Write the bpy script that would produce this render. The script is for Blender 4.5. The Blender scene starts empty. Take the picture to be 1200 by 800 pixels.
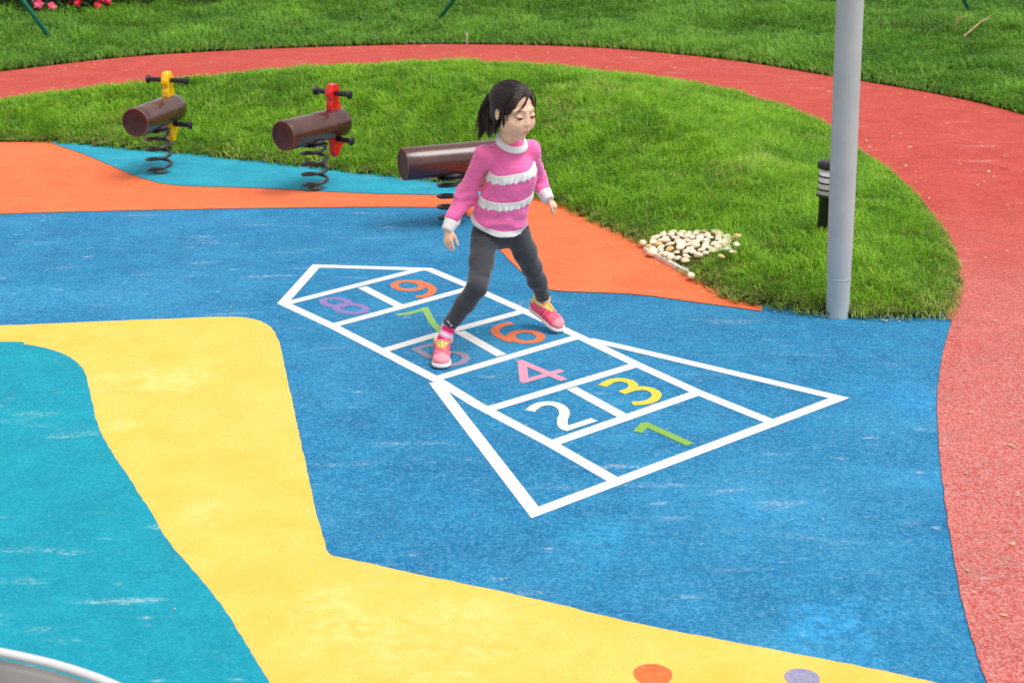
import bpy, bmesh, math, random
import numpy as np
from mathutils import Vector, Matrix
from mathutils.geometry import tessellate_polygon

random.seed(7)
RNG = np.random.default_rng(11)
scene = bpy.context.scene
COL = scene.collection

# ------------------------------------------------------------------ camera
FPX = 1667.0
PITCH = math.atan(605.0 / FPX)
CAMH = 2.3
cam_data = bpy.data.cameras.new("camera")
cam = bpy.data.objects.new("camera", cam_data)
COL.objects.link(cam)
cam.location = (0, 0, CAMH)
cam.rotation_euler = (math.pi / 2 - PITCH, 0, 0)
cam_data.sensor_width = 36.0
cam_data.lens = 36.0 * FPX / 1200.0
cam_data.clip_end = 6000
cam_data.clip_start = 0.05
cam_data.dof.use_dof = True
cam_data.dof.focus_distance = 6.5
cam_data.dof.aperture_fstop = 4.5
scene.camera = cam


def ray(px, py):
    a = (px - 600.0) / FPX
    b = -(py - 400.0) / FPX
    return (a, math.cos(PITCH) + b * math.sin(PITCH), -math.sin(PITCH) + b * math.cos(PITCH))


def gp(px, py, z=0.0):
    """survey point of the photograph on the level z"""
    d = ray(px, py)
    t = (z - CAMH) / d[2]
    return (t * d[0], t * d[1])


def wp(px, py, Y):
    """survey point of the photograph at the depth Y"""
    d = ray(px, py)
    t = Y / d[1]
    return np.array((t * d[0], Y, CAMH + t * d[2]))


# ------------------------------------------------------------------ helpers
def tag(o, label=None, cat=None, group=None, kind=None):
    if label: o["label"] = label
    if cat: o["category"] = cat
    if group: o["group"] = group
    if kind: o["kind"] = kind
    return o


def empty(name, loc=(0, 0, 0), rz=0.0):
    o = bpy.data.objects.new(name, None)
    o.location = loc
    o.rotation_euler = (0, 0, rz)
    o.empty_display_size = 0.1
    COL.objects.link(o)
    return o


def obj_from(name, verts, faces, mats, parent=None, smooth=False, fmat=None, off=None):
    me = bpy.data.meshes.new(name)
    v = np.asarray(verts, dtype=np.float64).reshape(-1, 3)
    if off is not None:
        v = v - np.asarray(off)
    me.from_pydata(v.tolist(), [], [list(f) for f in faces])
    if not isinstance(mats, (list, tuple)): mats = [mats]
    for m in mats: me.materials.append(m)
    if fmat is not None: me.polygons.foreach_set("material_index", np.asarray(fmat, dtype=np.int32))
    if smooth: me.polygons.foreach_set("use_smooth", np.ones(len(me.polygons), dtype=bool))
    me.update()
    o = bpy.data.objects.new(name, me)
    COL.objects.link(o)
    if parent is not None: o.parent = parent
    return o


def fast_mesh(name, V, Q, T, mats, smooth=True):
    """V (n,3), Q (q,4) quads, T (t,3) tris"""
    me = bpy.data.meshes.new(name)
    nq, nt = len(Q), len(T)
    loops = np.concatenate([np.asarray(Q, np.int32).ravel(), np.asarray(T, np.int32).ravel()])
    starts = np.concatenate([np.arange(nq) * 4, nq * 4 + np.arange(nt) * 3]).astype(np.int32)
    me.vertices.add(len(V)); me.vertices.foreach_set("co", np.asarray(V, np.float32).ravel())
    me.loops.add(len(loops)); me.loops.foreach_set("vertex_index", loops)
    me.polygons.add(nq + nt); me.polygons.foreach_set("loop_start", starts)
    me.update(calc_edges=True)
    if smooth: me.polygons.foreach_set("use_smooth", np.ones(nq + nt, dtype=bool))
    if not isinstance(mats, (list, tuple)): mats = [mats]
    for m in mats: me.materials.append(m)
    return me


class MB:
    def __init__(self): self.v = []; self.f = []; self.m = []
    def add(self, verts, faces, mi=0):
        o = len(self.v)
        self.v += [tuple(map(float, p)) for p in verts]
        self.f += [tuple(i + o for i in f) for f in faces]
        self.m += [mi] * len(faces)
    def tube(self, pts, rad, n=10, mi=0, caps=True, flat=1.0, up=None):
        pts = [Vector(p) for p in pts]
        if not hasattr(rad, "__len__"): rad = [rad] * len(pts)
        vs = []; fs = []
        t0 = (pts[1] - pts[0]).normalized()
        ref = Vector(up) if up is not None else (Vector((0, 0, 1)) if abs(t0.z) < 0.9 else Vector((1, 0, 0)))
        u = ref.cross(t0).normalized()
        for i, p in enumerate(pts):
            t = (pts[min(i + 1, len(pts) - 1)] - pts[max(i - 1, 0)]).normalized()
            u = (u - t * u.dot(t)).normalized()
            w = t.cross(u)
            for k in range(n):
                a = 2 * math.pi * k / n
                vs.append(p + (u * math.cos(a) + w * math.sin(a) * flat) * rad[i])
        for i in range(len(pts) - 1):
            for k in range(n):
                a, b = i * n + k, i * n + (k + 1) % n
                fs.append((a, b, b + n, a + n))
        if caps:
            fs.append(tuple(range(n - 1, -1, -1)))
            m = (len(pts) - 1) * n
            fs.append(tuple(range(m, m + n)))
        self.add(vs, fs, mi)
    def lathe(self, prof, n=32, c=(0, 0, 0), axis=None, mi=None, cap=True):
        """prof list of (r, z) along axis from c"""
        ax = Vector((0, 0, 1) if axis is None else axis).normalized()
        ref = Vector((0, 0, 1)) if abs(ax.z) < 0.9 else Vector((1, 0, 0))
        u = ref.cross(ax).normalized(); w = ax.cross(u); c = Vector(c)
        vs = []; fs = []; ms = []
        for r, z in prof:
            for k in range(n):
                a = 2 * math.pi * k / n
                vs.append(c + ax * z + (u * math.cos(a) + w * math.sin(a)) * r)
        for i in range(len(prof) - 1):
            for k in range(n):
                a, b = i * n + k, i * n + (k + 1) % n
                fs.append((a, b, b + n, a + n)); ms.append(mi[i] if mi else 0)
        if cap:
            fs.append(tuple(range(n - 1, -1, -1))); ms.append(mi[0] if mi else 0)
            m = (len(prof) - 1) * n
            fs.append(tuple(range(m, m + n))); ms.append(mi[-1] if mi else 0)
        o = len(self.v)
        self.add(vs, fs); self.m[-len(fs):] = ms
    def build(self, name, mats, parent=None, smooth=True, off=None):
        return obj_from(name, self.v, self.f, mats, parent, smooth, self.m, off)


def bevel(o, w=0.004, seg=2, angle=35):
    m = o.modifiers.new("bevel", "BEVEL"); m.width = w; m.segments = seg
    m.limit_method = "ANGLE"; m.angle_limit = math.radians(angle)
    return o


def spline(pts, per=8, closed=False):
    """centripetal-ish Catmull-Rom through points of any dimension"""
    P = np.asarray(pts, float); n = len(P); out = []
    rng = n if closed else n - 1
    for i in range(rng):
        if closed: a, b, c, d = P[(i - 1) % n], P[i], P[(i + 1) % n], P[(i + 2) % n]
        else: a, b, c, d = P[max(i - 1, 0)], P[i], P[i + 1], P[min(i + 2, n - 1)]
        for k in range(per):
            t = k / per
            out.append(0.5 * ((2 * b) + (c - a) * t + (2 * a - 5 * b + 4 * c - d) * t * t + (3 * b - a - 3 * c + d) * t ** 3))
    if not closed: out.append(P[-1])
    return np.array(out)


# value noise in numpy -------------------------------------------------------
_LAT = RNG.random((256, 256))
def vnoise2(x, y):
    xi = np.floor(x).astype(int); yi = np.floor(y).astype(int)
    fx = x - xi; fy = y - yi
    fx = fx * fx * (3 - 2 * fx); fy = fy * fy * (3 - 2 * fy)
    g = lambda a, b: _LAT[a % 256, b % 256]
    return (g(xi, yi) * (1 - fx) + g(xi + 1, yi) * fx) * (1 - fy) + (g(xi, yi + 1) * (1 - fx) + g(xi + 1, yi + 1) * fx) * fy
_LAT3 = RNG.random((64, 64, 64)).astype(np.float32)
def vnoise3(p):
    pi = np.floor(p).astype(int); f = p - pi; f = f * f * (3 - 2 * f)
    r = 0
    for i in (0, 1):
        for j in (0, 1):
            for k in (0, 1):
                w = (f[..., 0] if i else 1 - f[..., 0]) * (f[..., 1] if j else 1 - f[..., 1]) * (f[..., 2] if k else 1 - f[..., 2])
                r = r + w * _LAT3[(pi[..., 0] + i) % 64, (pi[..., 1] + j) % 64, (pi[..., 2] + k) % 64]
    return r


# ------------------------------------------------------------------ materials
def lin(c):
    return tuple(((x / 255) / 12.92 if x / 255 <= 0.04045 else ((x / 255 + 0.055) / 1.055) ** 2.4) for x in c)


class NT:
    def __init__(self, name):
        self.m = bpy.data.materials.new(name); self.m.use_nodes = True
        self.t = self.m.node_tree; self.t.nodes.clear()
        self.out = self.t.nodes.new("ShaderNodeOutputMaterial")
    def n(self, typ, props=None, **ins):
        nd = self.t.nodes.new(typ)
        for k, v in (props or {}).items(): setattr(nd, k, v)
        for k, v in ins.items():
            key = k.replace("_", " ") if k.replace("_", " ") in nd.inputs else k
            if isinstance(key, str) and key.startswith("i") and key[1:].isdigit(): s = nd.inputs[int(key[1:])]
            else: s = nd.inputs[key]
            self.set(s, v)
        return nd
    def set(self, s, v):
        if hasattr(v, "is_output"): self.t.links.new(v, s)
        elif hasattr(v, "outputs"): self.t.links.new(v.outputs[0], s)
        else:
            if s.type == "RGBA" and len(v) == 3: v = (*v, 1)
            s.default_value = v
    def math(self, op, a, b=0.0, c=None, clamp=False):
        nd = self.t.nodes.new("ShaderNodeMath"); nd.operation = op; nd.use_clamp = clamp
        self.set(nd.inputs[0], a); self.set(nd.inputs[1], b)
        if c is not None: self.set(nd.inputs[2], c)
        return nd.outputs[0]
    def mix(self, f, a, b, mode="MIX"):
        nd = self.t.nodes.new("ShaderNodeMix"); nd.data_type = "RGBA"; nd.blend_type = mode
        self.set(nd.inputs[0], f); self.set(nd.inputs[6], a); self.set(nd.inputs[7], b)
        return nd.outputs[2]
    def ramp(self, f, lo, hi):
        nd = self.t.nodes.new("ShaderNodeMapRange"); nd.interpolation_type = "SMOOTHSTEP"
        self.set(nd.inputs[0], f); nd.inputs[1].default_value = lo; nd.inputs[2].default_value = hi
        return nd.outputs[0]
    def pos(self, scale=(1, 1, 1), rot=(0, 0, 0), loc=(0, 0, 0), src="Object"):
        tc = self.t.nodes.new("ShaderNodeTexCoord")
        mp = self.t.nodes.new("ShaderNodeMapping")
        self.t.links.new(tc.outputs[src], mp.inputs[0])
        mp.inputs["Location"].default_value = loc
        mp.inputs["Rotation"].default_value = rot
        mp.inputs["Scale"].default_value = scale
        return mp.outputs[0]
    def noise(self, vec, scale, detail=3.0, rough=0.55):
        return self.n("ShaderNodeTexNoise", Vector=vec, Scale=scale, Detail=detail, Roughness=rough).outputs[0]
    def bump(self, h, strength=0.3, dist=0.002, normal=None):
        nd = self.n("ShaderNodeBump", Strength=strength, Distance=dist, Height=h)
        if normal is not None: self.set(nd.inputs["Normal"], normal)
        return nd.outputs[0]
    def finish(self, color, rough=0.6, normal=None, spec=0.5, metal=0.0, coat=0.0, sss=0.0, sheen=0.0):
        b = self.n("ShaderNodeBsdfPrincipled")
        self.set(b.inputs["Base Color"], color); self.set(b.inputs["Roughness"], rough)
        b.inputs["Specular IOR Level"].default_value = spec
        self.set(b.inputs["Metallic"], metal)
        b.inputs["Coat Weight"].default_value = coat
        b.inputs["Coat Roughness"].default_value = 0.08
        if sss:
            b.inputs["Subsurface Weight"].default_value = sss
            b.inputs["Subsurface Radius"].default_value = (0.01, 0.004, 0.002)
            b.inputs["Subsurface Scale"].default_value = 0.6
        if sheen: b.inputs["Sheen Weight"].default_value = sheen
        if normal is not None: self.set(b.inputs["Normal"], normal)
        self.t.links.new(b.outputs[0], self.out.inputs[0])
        return self.m


def plain(name, c, rough=0.55, var=0.12, spec=0.5, metal=0.0, coat=0.0, scale=14.0, bump=0.0, bscale=200.0, **k):
    """painted / moulded surface with slight wear"""
    t = NT(name); v = t.pos()
    nz = t.noise(v, scale, 4)
    dark = tuple(x * (1 - var) for x in c); lite = tuple(min(1, x * (1 + var) + 0.01 * var) for x in c)
    col = t.mix(t.ramp(nz, 0.3, 0.7), dark, lite)
    nrm = None
    if bump: nrm = t.bump(t.noise(v, bscale, 2), bump, 0.001)
    r = t.math("ADD", t.math("MULTIPLY", nz, 0.18), rough - 0.09)
    return t.finish(col, r, nrm, spec, metal, coat, **k)


def rubber(name, base, lite, dark, scuff=0.5, stain=0.6, rot=0.3, seed=0.0, stainc=None, spots=(), grain=1.0, speck=None):
    """wet-pour EPDM rubber: fine granules, faded clouds, pale scuffs"""
    t = NT(name); v = t.pos(loc=(seed, seed * 1.7, 0))
    gv = t.n("ShaderNodeTexVoronoi", Vector=v, Scale=150.0)
    gran = gv.outputs["Color"]; gd = gv.outputs["Distance"]
    g1 = t.n("ShaderNodeSeparateColor", Color=gran).outputs[0]
    fine = t.noise(v, 62.0, 5, 0.78)
    mot = t.noise(t.pos(scale=(1.0, 1.6, 1.0), rot=(0, 0, rot), loc=(seed, 2 * seed, 0)), 15.0, 5, 0.7)
    mid = t.noise(v, 4.5, 6, 0.66)
    big = t.noise(v, 0.9, 5, 0.62)
    hi_ = tuple(min(0.8, x * 0.75 + 0.22 * (0.35 + y)) for x, y in zip(lite, lite)); lo_ = tuple(x * 0.5 for x in dark)
    col = t.mix(t.ramp(mid, 0.3, 0.72), dark, base)
    col = t.mix(t.math("MULTIPLY", t.ramp(big, 0.42, 0.75), stain), col, stainc or lite)
    for (sx, sy, sr, amt, sc) in spots:
        wv = t.pos(); dn = t.n("ShaderNodeVectorMath", {"operation": "DISTANCE"})
        t.set(dn.inputs[0], wv); dn.inputs[1].default_value = (sx, sy, 0)
        dd = t.math("ADD", dn.outputs["Value"], t.math("MULTIPLY", t.math("SUBTRACT", t.noise(wv, 5.0, 6, 0.75), 0.5), sr * 3.2))
        col = t.mix(t.math("MULTIPLY", t.math("MULTIPLY", t.ramp(dd, sr * 1.15, sr * 0.1), t.ramp(mot, 0.34, 0.6)), amt * 0.8), col, sc)
    col = t.mix(t.math("MULTIPLY", t.ramp(mot, 0.50, 0.78), 0.42 * grain), col, lite)
    col = t.mix(t.math("MULTIPLY", t.ramp(mot, 0.50, 0.25), 0.35 * grain), col, tuple(x * 0.8 for x in dark))
    col = t.mix(t.math("MULTIPLY", t.ramp(fine, 0.50, 0.74), 0.62 * grain), col, hi_)
    col = t.mix(t.math("MULTIPLY", t.ramp(fine, 0.50, 0.27), 0.62 * grain), col, lo_)
    col = t.mix(t.math("MULTIPLY", t.ramp(g1, 0.6, 1.0), 0.30 * grain), col, hi_)
    col = t.mix(t.math("MULTIPLY", t.ramp(g1, 0.35, 0.0), 0.36 * grain), col, lo_)
    # pale scuffs, stretched one way
    sv = t.pos(scale=(1.0, 4.2, 1.0), rot=(0, 0, rot), loc=(seed + 3, seed, 0))
    s1 = t.noise(sv, 1.9, 3, 0.5)
    s2 = t.noise(v, 60.0, 3, 0.8)
    sm = t.math("MULTIPLY", t.ramp(s1, 0.60, 0.78), t.ramp(s2, 0.42, 0.66))
    s3 = t.noise(t.pos(scale=(1.0, 3.0, 1.0), rot=(0, 0, rot + 0.4), loc=(seed + 9, seed, 0)), 6.5, 2, 0.5)
    sm = t.math("MAXIMUM", sm, t.math("MULTIPLY", t.ramp(s3, 0.66, 0.82), t.ramp(s2, 0.40, 0.6)))
    pale = tuple(min(0.8, x * 0.35 + 0.45) for x in lite)
    col = t.mix(t.math("MULTIPLY", sm, scuff), col, pale)
    if speck:
        sp = t.noise(v, 95.0, 6, 0.88)
        wv = t.pos(); dn = t.n("ShaderNodeVectorMath", {"operation": "DISTANCE"})
        t.set(dn.inputs[0], wv); dn.inputs[1].default_value = (2.6, 3.6, 0)
        wear = t.ramp(t.math("ADD", dn.outputs["Value"], t.math("MULTIPLY", t.noise(v, 1.1, 4, 0.6), 2.4)), 7.2, 2.6)
        col = t.mix(t.math("MULTIPLY", t.math("MULTIPLY", t.ramp(sp, 0.44, 0.64), wear), speck), col, pale)
        col = t.mix(t.math("MULTIPLY", t.math("MULTIPLY", t.ramp(sp, 0.44, 0.28), wear), 0.6), col, tuple(x * 0.35 + 0.03 for x in dark))
        st2 = t.ramp(t.noise(t.pos(scale=(1, 2.2, 1), rot=(0, 0, .4), loc=(4, 2, 0)), 2.4, 5, 0.7), 0.56, 0.72)
        col = t.mix(t.math("MULTIPLY", t.math("MULTIPLY", st2, wear), 0.5), col, lin((150, 120, 112)))
    h = t.math("ADD", t.math("MULTIPLY", fine, 0.8), t.math("MULTIPLY", t.math("SUBTRACT", 1.0, gd), 0.8))
    return t.finish(col, 0.85, t.bump(h, 0.55, 0.003), 0.25)


BLUE_SPOTS = []
for (x, y, r, a, c) in ((985, 742, 0.20, 0.75, (40, 165, 225)), (700, 632, 0.26, 0.5, (25, 160, 205)), (885, 600, 0.20, 0.5, (40, 160, 215)),
                        (1080, 560, 0.16, 0.4, (45, 155, 210)), (545, 600, 0.16, 0.4, (25, 150, 200)), (430, 545, 0.2, 0.4, (20, 150, 190)),
                        (1075, 470, 0.3, 0.5, (40, 150, 215)), (60, 345, 0.4, 0.4, (20, 145, 190)), (620, 480, 0.2, 0.3, (60, 150, 200))):
    q = gp(x, y); BLUE_SPOTS.append((q[0], q[1], r, a, lin(c)))
YEL_SPOTS = []
for (x, y, r, a) in ((215, 445, 0.22, 0.6), (140, 445, 0.2, 0.45), (240, 605, 0.14, 0.6), (385, 715, 0.2, 0.5), (480, 760, 0.25, 0.4), (150, 500, 0.1, 0.5), (560, 735, 0.2, 0.35)):
    q = gp(x, y); YEL_SPOTS.append((q[0], q[1], r, a, lin((246, 214, 140))))

M = {}
M["blue"] = rubber("blue_rubber", lin((22, 122, 168)), lin((72, 152, 186)), lin((15, 102, 150)), 0.75, 0.65, 0.15, 2.0, lin((58, 146, 188)), BLUE_SPOTS)
M["teal"] = rubber("teal_rubber", lin((0, 146, 166)), lin((26, 162, 180)), lin((0, 132, 154)), 0.85, 0.25, -0.45, 5.0, lin((0, 150, 178)), grain=0.6)
M["cyan"] = rubber("light_blue_rubber", lin((30, 152, 174)), lin((80, 184, 196)), lin((12, 132, 160)), 0.35, 0.5, 0.1, 8.0, lin((66, 185, 200)), grain=0.5)
M["orange"] = rubber("orange_rubber", lin((228, 112, 66)), lin((236, 140, 100)), lin((220, 100, 54)), 0.25, 0.35, 0.1, 11.0, lin((234, 124, 84)), grain=0.4)
M["yellow"] = rubber("yellow_rubber", lin((238, 191, 92)), lin((243, 208, 136)), lin((232, 179, 72)), 0.12, 0.4, 0.1, 14.0, lin((240, 192, 104)), YEL_SPOTS, grain=0.30)
M["red"] = rubber("red_rubber", lin((186, 68, 55)), lin((206, 108, 94)), lin((166, 52, 42)), 0.6, 0.35, 0.8, 17.0, lin((190, 86, 76)), speck=0.62, grain=0.8)
M["dot_orange"] = rubber("orange_dot_rubber", lin((232, 110, 60)), lin((240, 140, 90)), lin((220, 90, 40)), 0.2, 0.3, 0, 3, grain=0.6)
M["dot_grey"] = rubber("mauve_dot_rubber", lin((150, 146, 172)), lin((180, 176, 196)), lin((130, 126, 155)), 0.2, 0.3, 0, 4, grain=0.6)


def paint(name, c, wear=0.25):
    t = NT(name); v = t.pos()
    a = t.noise(v, 120.0, 4, 0.7); b = t.noise(v, 7.0, 4, 0.6)
    col = t.mix(t.math("MULTIPLY", t.ramp(a, 0.5, 0.75), wear), c, tuple(x * 0.72 + 0.02 for x in c))
    col = t.mix(t.math("MULTIPLY", t.math("MULTIPLY", t.ramp(a, 0.60, 0.68), t.ramp(b, 0.5, 0.7)), wear * 2.6), col, lin((34, 122, 178)))
    gr = t.noise(v, 62.0, 5, 0.8); md = t.noise(v, 9.0, 4, 0.65)
    chip = t.math("MULTIPLY", t.ramp(gr, 0.555, 0.66), t.math("ADD", t.math("MULTIPLY", t.ramp(md, 0.42, 0.68), 0.9), 0.1))
    col = t.mix(t.math("MULTIPLY", chip, min(1.0, wear * 2.0)), col, lin((30, 116, 166)))
    col = t.mix(t.math("MULTIPLY", t.ramp(gr, 0.47, 0.30), 0.30), col, tuple(x * 0.6 for x in c))
    gv = t.n("ShaderNodeTexVoronoi", Vector=v, Scale=150.0)
    return t.finish(col, 0.7, t.bump(gv.outputs["Distance"], 0.35, 0.002), 0.3)


M["white_paint"] = paint("white_line_paint", (0.68, 0.67, 0.65), 0.42)
DIG = {"1": (140, 186, 78), "2": (230, 236, 222), "3": (244, 216, 70), "4": (238, 160, 184), "5": (160, 148, 170), "6": (240, 124, 76),
       "7": (150, 198, 108), "8": (150, 126, 190), "9": (240, 124, 76)}
for k, c in DIG.items(): M["d" + k] = paint("numeral_paint_" + k, tuple(0.78 * x for x in lin(c)), 0.8 if k in "1578" else 0.5)
M["soil"] = plain("soil_and_thatch", lin((74, 84, 36)), 0.95, 0.4, 0.1, scale=9)
M["soil_dark"] = plain("dark_soil_thatch", lin((58, 74, 34)), 0.95, 0.4, 0.1, scale=6)  # outer lawn's own darker soil and thatch colour
M["ground"] = plain("far_ground", lin((80, 104, 50)), 0.95, 0.3, 0.1, scale=0.4)


def grass_mat(name, a, b, dry, trans=0.35):
    t = NT(name)
    at = t.n("ShaderNodeAttribute", {"attribute_name": "tint"}); f = at.outputs["Fac"]
    at2 = t.n("ShaderNodeAttribute", {"attribute_name": "dry"})
    col = t.mix(f, a, b); col = t.mix(at2.outputs["Fac"], col, dry)
    p = t.n("ShaderNodeBsdfPrincipled"); t.set(p.inputs["Base Color"], col); p.inputs["Roughness"].default_value = 0.5
    p.inputs["Specular IOR Level"].default_value = 0.3
    tr = t.n("ShaderNodeBsdfTranslucent"); t.set(tr.inputs[0], col)
    mx = t.n("ShaderNodeMixShader"); mx.inputs[0].default_value = trans
    t.t.links.new(p.outputs[0], mx.inputs[1]); t.t.links.new(tr.outputs[0], mx.inputs[2])
    t.t.links.new(mx.outputs[0], t.out.inputs[0])
    return t.m


M["grass"] = grass_mat("bright_lawn_blades", lin((68, 134, 14)), lin((154, 202, 46)), lin((194, 186, 112)))
M["grass_out"] = grass_mat("dark_lawn_blades", lin((68, 124, 30)), lin((132, 182, 54)), lin((164, 162, 98)))

# ------------------------------------------------------------------ ground sheets
def sheet(name, loop, z, mat, jitter=0.004, kind="structure", step=0.03):
    P = np.asarray(loop, float)
    out = []
    for i in range(len(P)):
        a, b = P[i], P[(i + 1) % len(P)]
        n = max(1, min(60, int(np.linalg.norm(b - a) / step)))
        for k in range(n): out.append(a + (b - a) * k / n)
    P = np.array(out)
    P = P + (RNG.random(P.shape) - 0.5) * 2 * jitter
    pts = [Vector((x, y, 0)) for x, y in P]
    tris = tessellate_polygon([pts])
    V = [(x, y, z) for x, y in P]
    o = obj_from(name, V, tris, mat)
    me = o.data
    # make all faces look up
    if len(me.polygons) and me.polygons[0].normal.z < 0: me.flip_normals()
    tag(o, kind=kind)
    return o


def G(pts, per=8): return [gp(*p) for p in spline(pts, per)]

obj = obj_from("ground", [(-2500, -2500, -0.08), (2500, -2500, -0.08), (2500, 2500, -0.08), (-2500, 2500, -0.08)], [(0, 1, 2, 3)], M["ground"])
tag(obj, kind="structure")

path_in_right = [(970, 150), (1010, 180), (1060, 217), (1100, 262), (1122, 300), (1130, 335), (1122, 365), (1115, 378)]
path_in_low = [(1115, 378), (1104, 418), (1098, 470), (1100, 520), (1106, 580), (1115, 640), (1128, 710), (1142, 760), (1155, 800), (1185, 880)]
OUT_ARC = [(3.2, 0.8), (3.55, 3), (4.3, 5.5), (4.85, 8), (4.85, 10)] + [gp(*p) for p in ((1200, 136), (1100, 112), (970, 90), (850, 71), (700, 57), (550, 53), (450, 54), (300, 59), (150, 68), (0, 85))] + [(-6.4, 12.9), (-7.6, 11.2), (-8.6, 9)]
OUT_ARC = spline(OUT_ARC, 8)
IN_TOP = [(2.05, 12.75), (1.1, 13.55), (0.2, 13.95), (-0.8, 14.05), (-1.9, 13.8), (-3.0, 13.25), (-4.0, 12.6), (-5.0, 11.75), (-5.9, 10.7), (-6.7, 9.2)]
IN_RIGHT = [gp(*p) for p in path_in_right]
IN_RIGHT_SHEET = [(x - 0.07, y - 0.02) for x, y in IN_RIGHT[:-1]] + IN_RIGHT[-1:]
IN_LOW = [gp(*p) for p in path_in_low] + [(1.1, 0.8)]
inner_all = np.concatenate([spline(IN_LOW[::-1], 8)[:-1], spline(IN_RIGHT_SHEET[::-1] + IN_TOP, 8)])
sheet("red_path", np.concatenate([OUT_ARC, inner_all[::-1]]), 0.008, M["red"], 0.002)
sheet("blue_rubber_surface", [(-9, 0.6), (3.0, 0.6), (3.0, 7.2), (1.0, 7.6), (0.5, 11.4), (-9, 11.4)], 0.004, M["blue"], 0)

lawn_front = [(-260, 166), (-100, 167), (0, 168), (62, 170), (150, 178), (250, 187), (370, 201), (480, 213), (560, 224), (640, 240), (700, 268), (750, 292), (790, 318), (815, 334), (840, 349), (870, 360), (930, 370), (1000, 377), (1115, 378)]
LF = G(lawn_front, 6)
orange_low = [(-260, 263), (0, 252), (200, 247), (400, 244), (505, 244), (530, 247), (552, 257), (572, 277), (590, 299), (615, 323), (640, 339), (668, 343), (740, 346), (820, 356), (893, 366)]
orange_up = [(893, 360), (862, 346), (815, 320), (750, 278), (695, 252), (635, 228), (560, 214)]
cyan_low = [(62, 170), (100, 183), (140, 200), (172, 212), (210, 219), (300, 222), (420, 228), (500, 230), (560, 231), (625, 236)]
sheet("orange_rubber_surface", G(orange_low) + [gp(*p) for p in orange_up] + [gp(480, 205), gp(250, 180), gp(0, 160), gp(-260, 158)], 0.008, M["orange"], 0.003)
sheet("light_blue_rubber_surface", G(cyan_low) + [gp(630, 230), gp(480, 205), gp(250, 180), gp(62, 166)], 0.012, M["cyan"], 0.003)
yellow_edge = [(-260, 391), (0, 383), (100, 379), (200, 375), (265, 373), (295, 375), (315, 383), (326, 399), (331, 418), (340, 460), (355, 530), (368, 590), (381, 640), (388, 652), (410, 657), (500, 677), (620, 702), (750, 733), (900, 762), (1020, 785), (1075, 797), (1180, 822), (1330, 860)]
sheet("yellow_rubber_surface", G(yellow_edge) + [(1.9, 1.2), (-3.5, 1.2)], 0.008, M["yellow"], 0.0022)
teal_edge = [(-260, 408), (0, 403), (30, 406), (60, 412), (85, 423), (100, 440), (108, 472), (115, 500), (130, 530), (150, 560), (175, 600), (200, 640), (230, 675), (262, 715), (290, 760), (315, 800), (380, 900)]
sheet("teal_rubber_surface", G(teal_edge) + [(-0.7, 1.3), (-3.6, 1.3)], 0.012, M["teal"], 0.0022)


def painted_dot(px, py, r, mat, label):
    c = gp(px, py)
    P = [(r * math.cos(a) * (1 + 0.03 * math.sin(3 * a)), r * math.sin(a)) for a in np.linspace(0, 2 * math.pi, 40, endpoint=False)]
    o = obj_from("painted_dot", [(0, 0, 0.0)] + [(x, y, 0) for x, y in P], [(0, i + 1, (i + 1) % 40 + 1) for i in range(40)], mat)
    o.location = (c[0], c[1], 0.0090)
    tag(o, label, "painted dot", "round dots inlaid in the yellow rubber")
painted_dot(765, 793, 0.056, M["dot_orange"], "orange round dot inlaid in the yellow rubber at the bottom edge")
painted_dot(940, 797, 0.050, M["dot_grey"], "greyish mauve round dot inlaid in the yellow rubber near the blue")

# ------------------------------------------------------------------ hopscotch
hop_c = gp(640, 450)
hop = empty("hopscotch_court", (hop_c[0], hop_c[1], 0))
tag(hop, "white painted hopscotch grid with nine coloured numbers on the blue rubber", "hopscotch")
_layer = [0]


def strip(pts, w, z, mat, name, parent, close=False):
    """painted band of world width w along ground points"""
    P = [np.array(p, float) for p in pts]; n = len(P); L = []; R = []
    for i in range(n):
        p0 = P[(i - 1) % n] if (close or i > 0) else None; p1 = P[(i + 1) % n] if (close or i < n - 1) else None
        t0 = (P[i] - p0) / np.linalg.norm(P[i] - p0) if p0 is not None else None
        t1 = (p1 - P[i]) / np.linalg.norm(p1 - P[i]) if p1 is not None else None
        if t0 is None: t0 = t1
        if t1 is None: t1 = t0
        n0 = np.array((-t0[1], t0[0])); n1 = np.array((-t1[1], t1[0])); nn = n0 + n1; nn /= max(1e-6, np.linalg.norm(nn))
        k = 1 / max(0.30, float(nn @ n0))
        L.append(P[i] + nn * w / 2 * k); R.append(P[i] - nn * w / 2 * k)
    V = [(x, y, z) for x, y in L] + [(x, y, z) for x, y in R]
    m = n if close else n - 1
    F = [(n + i, n + (i + 1) % n, (i + 1) % n, i) for i in range(m)]
    return V, F


class Ground2D(MB):
    def band(self, px, w, per=1, close=False):
        pts = [gp(*p) for p in (spline(px, per, close) if per > 1 else px)]
        _layer[0] += 1
        V, F = strip(pts, w, 0.0048 + 0.00005 * _layer[0], None, None, None, close)
        self.add([(x - hop_c[0], y - hop_c[1], z) for x, y, z in V], F)

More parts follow.
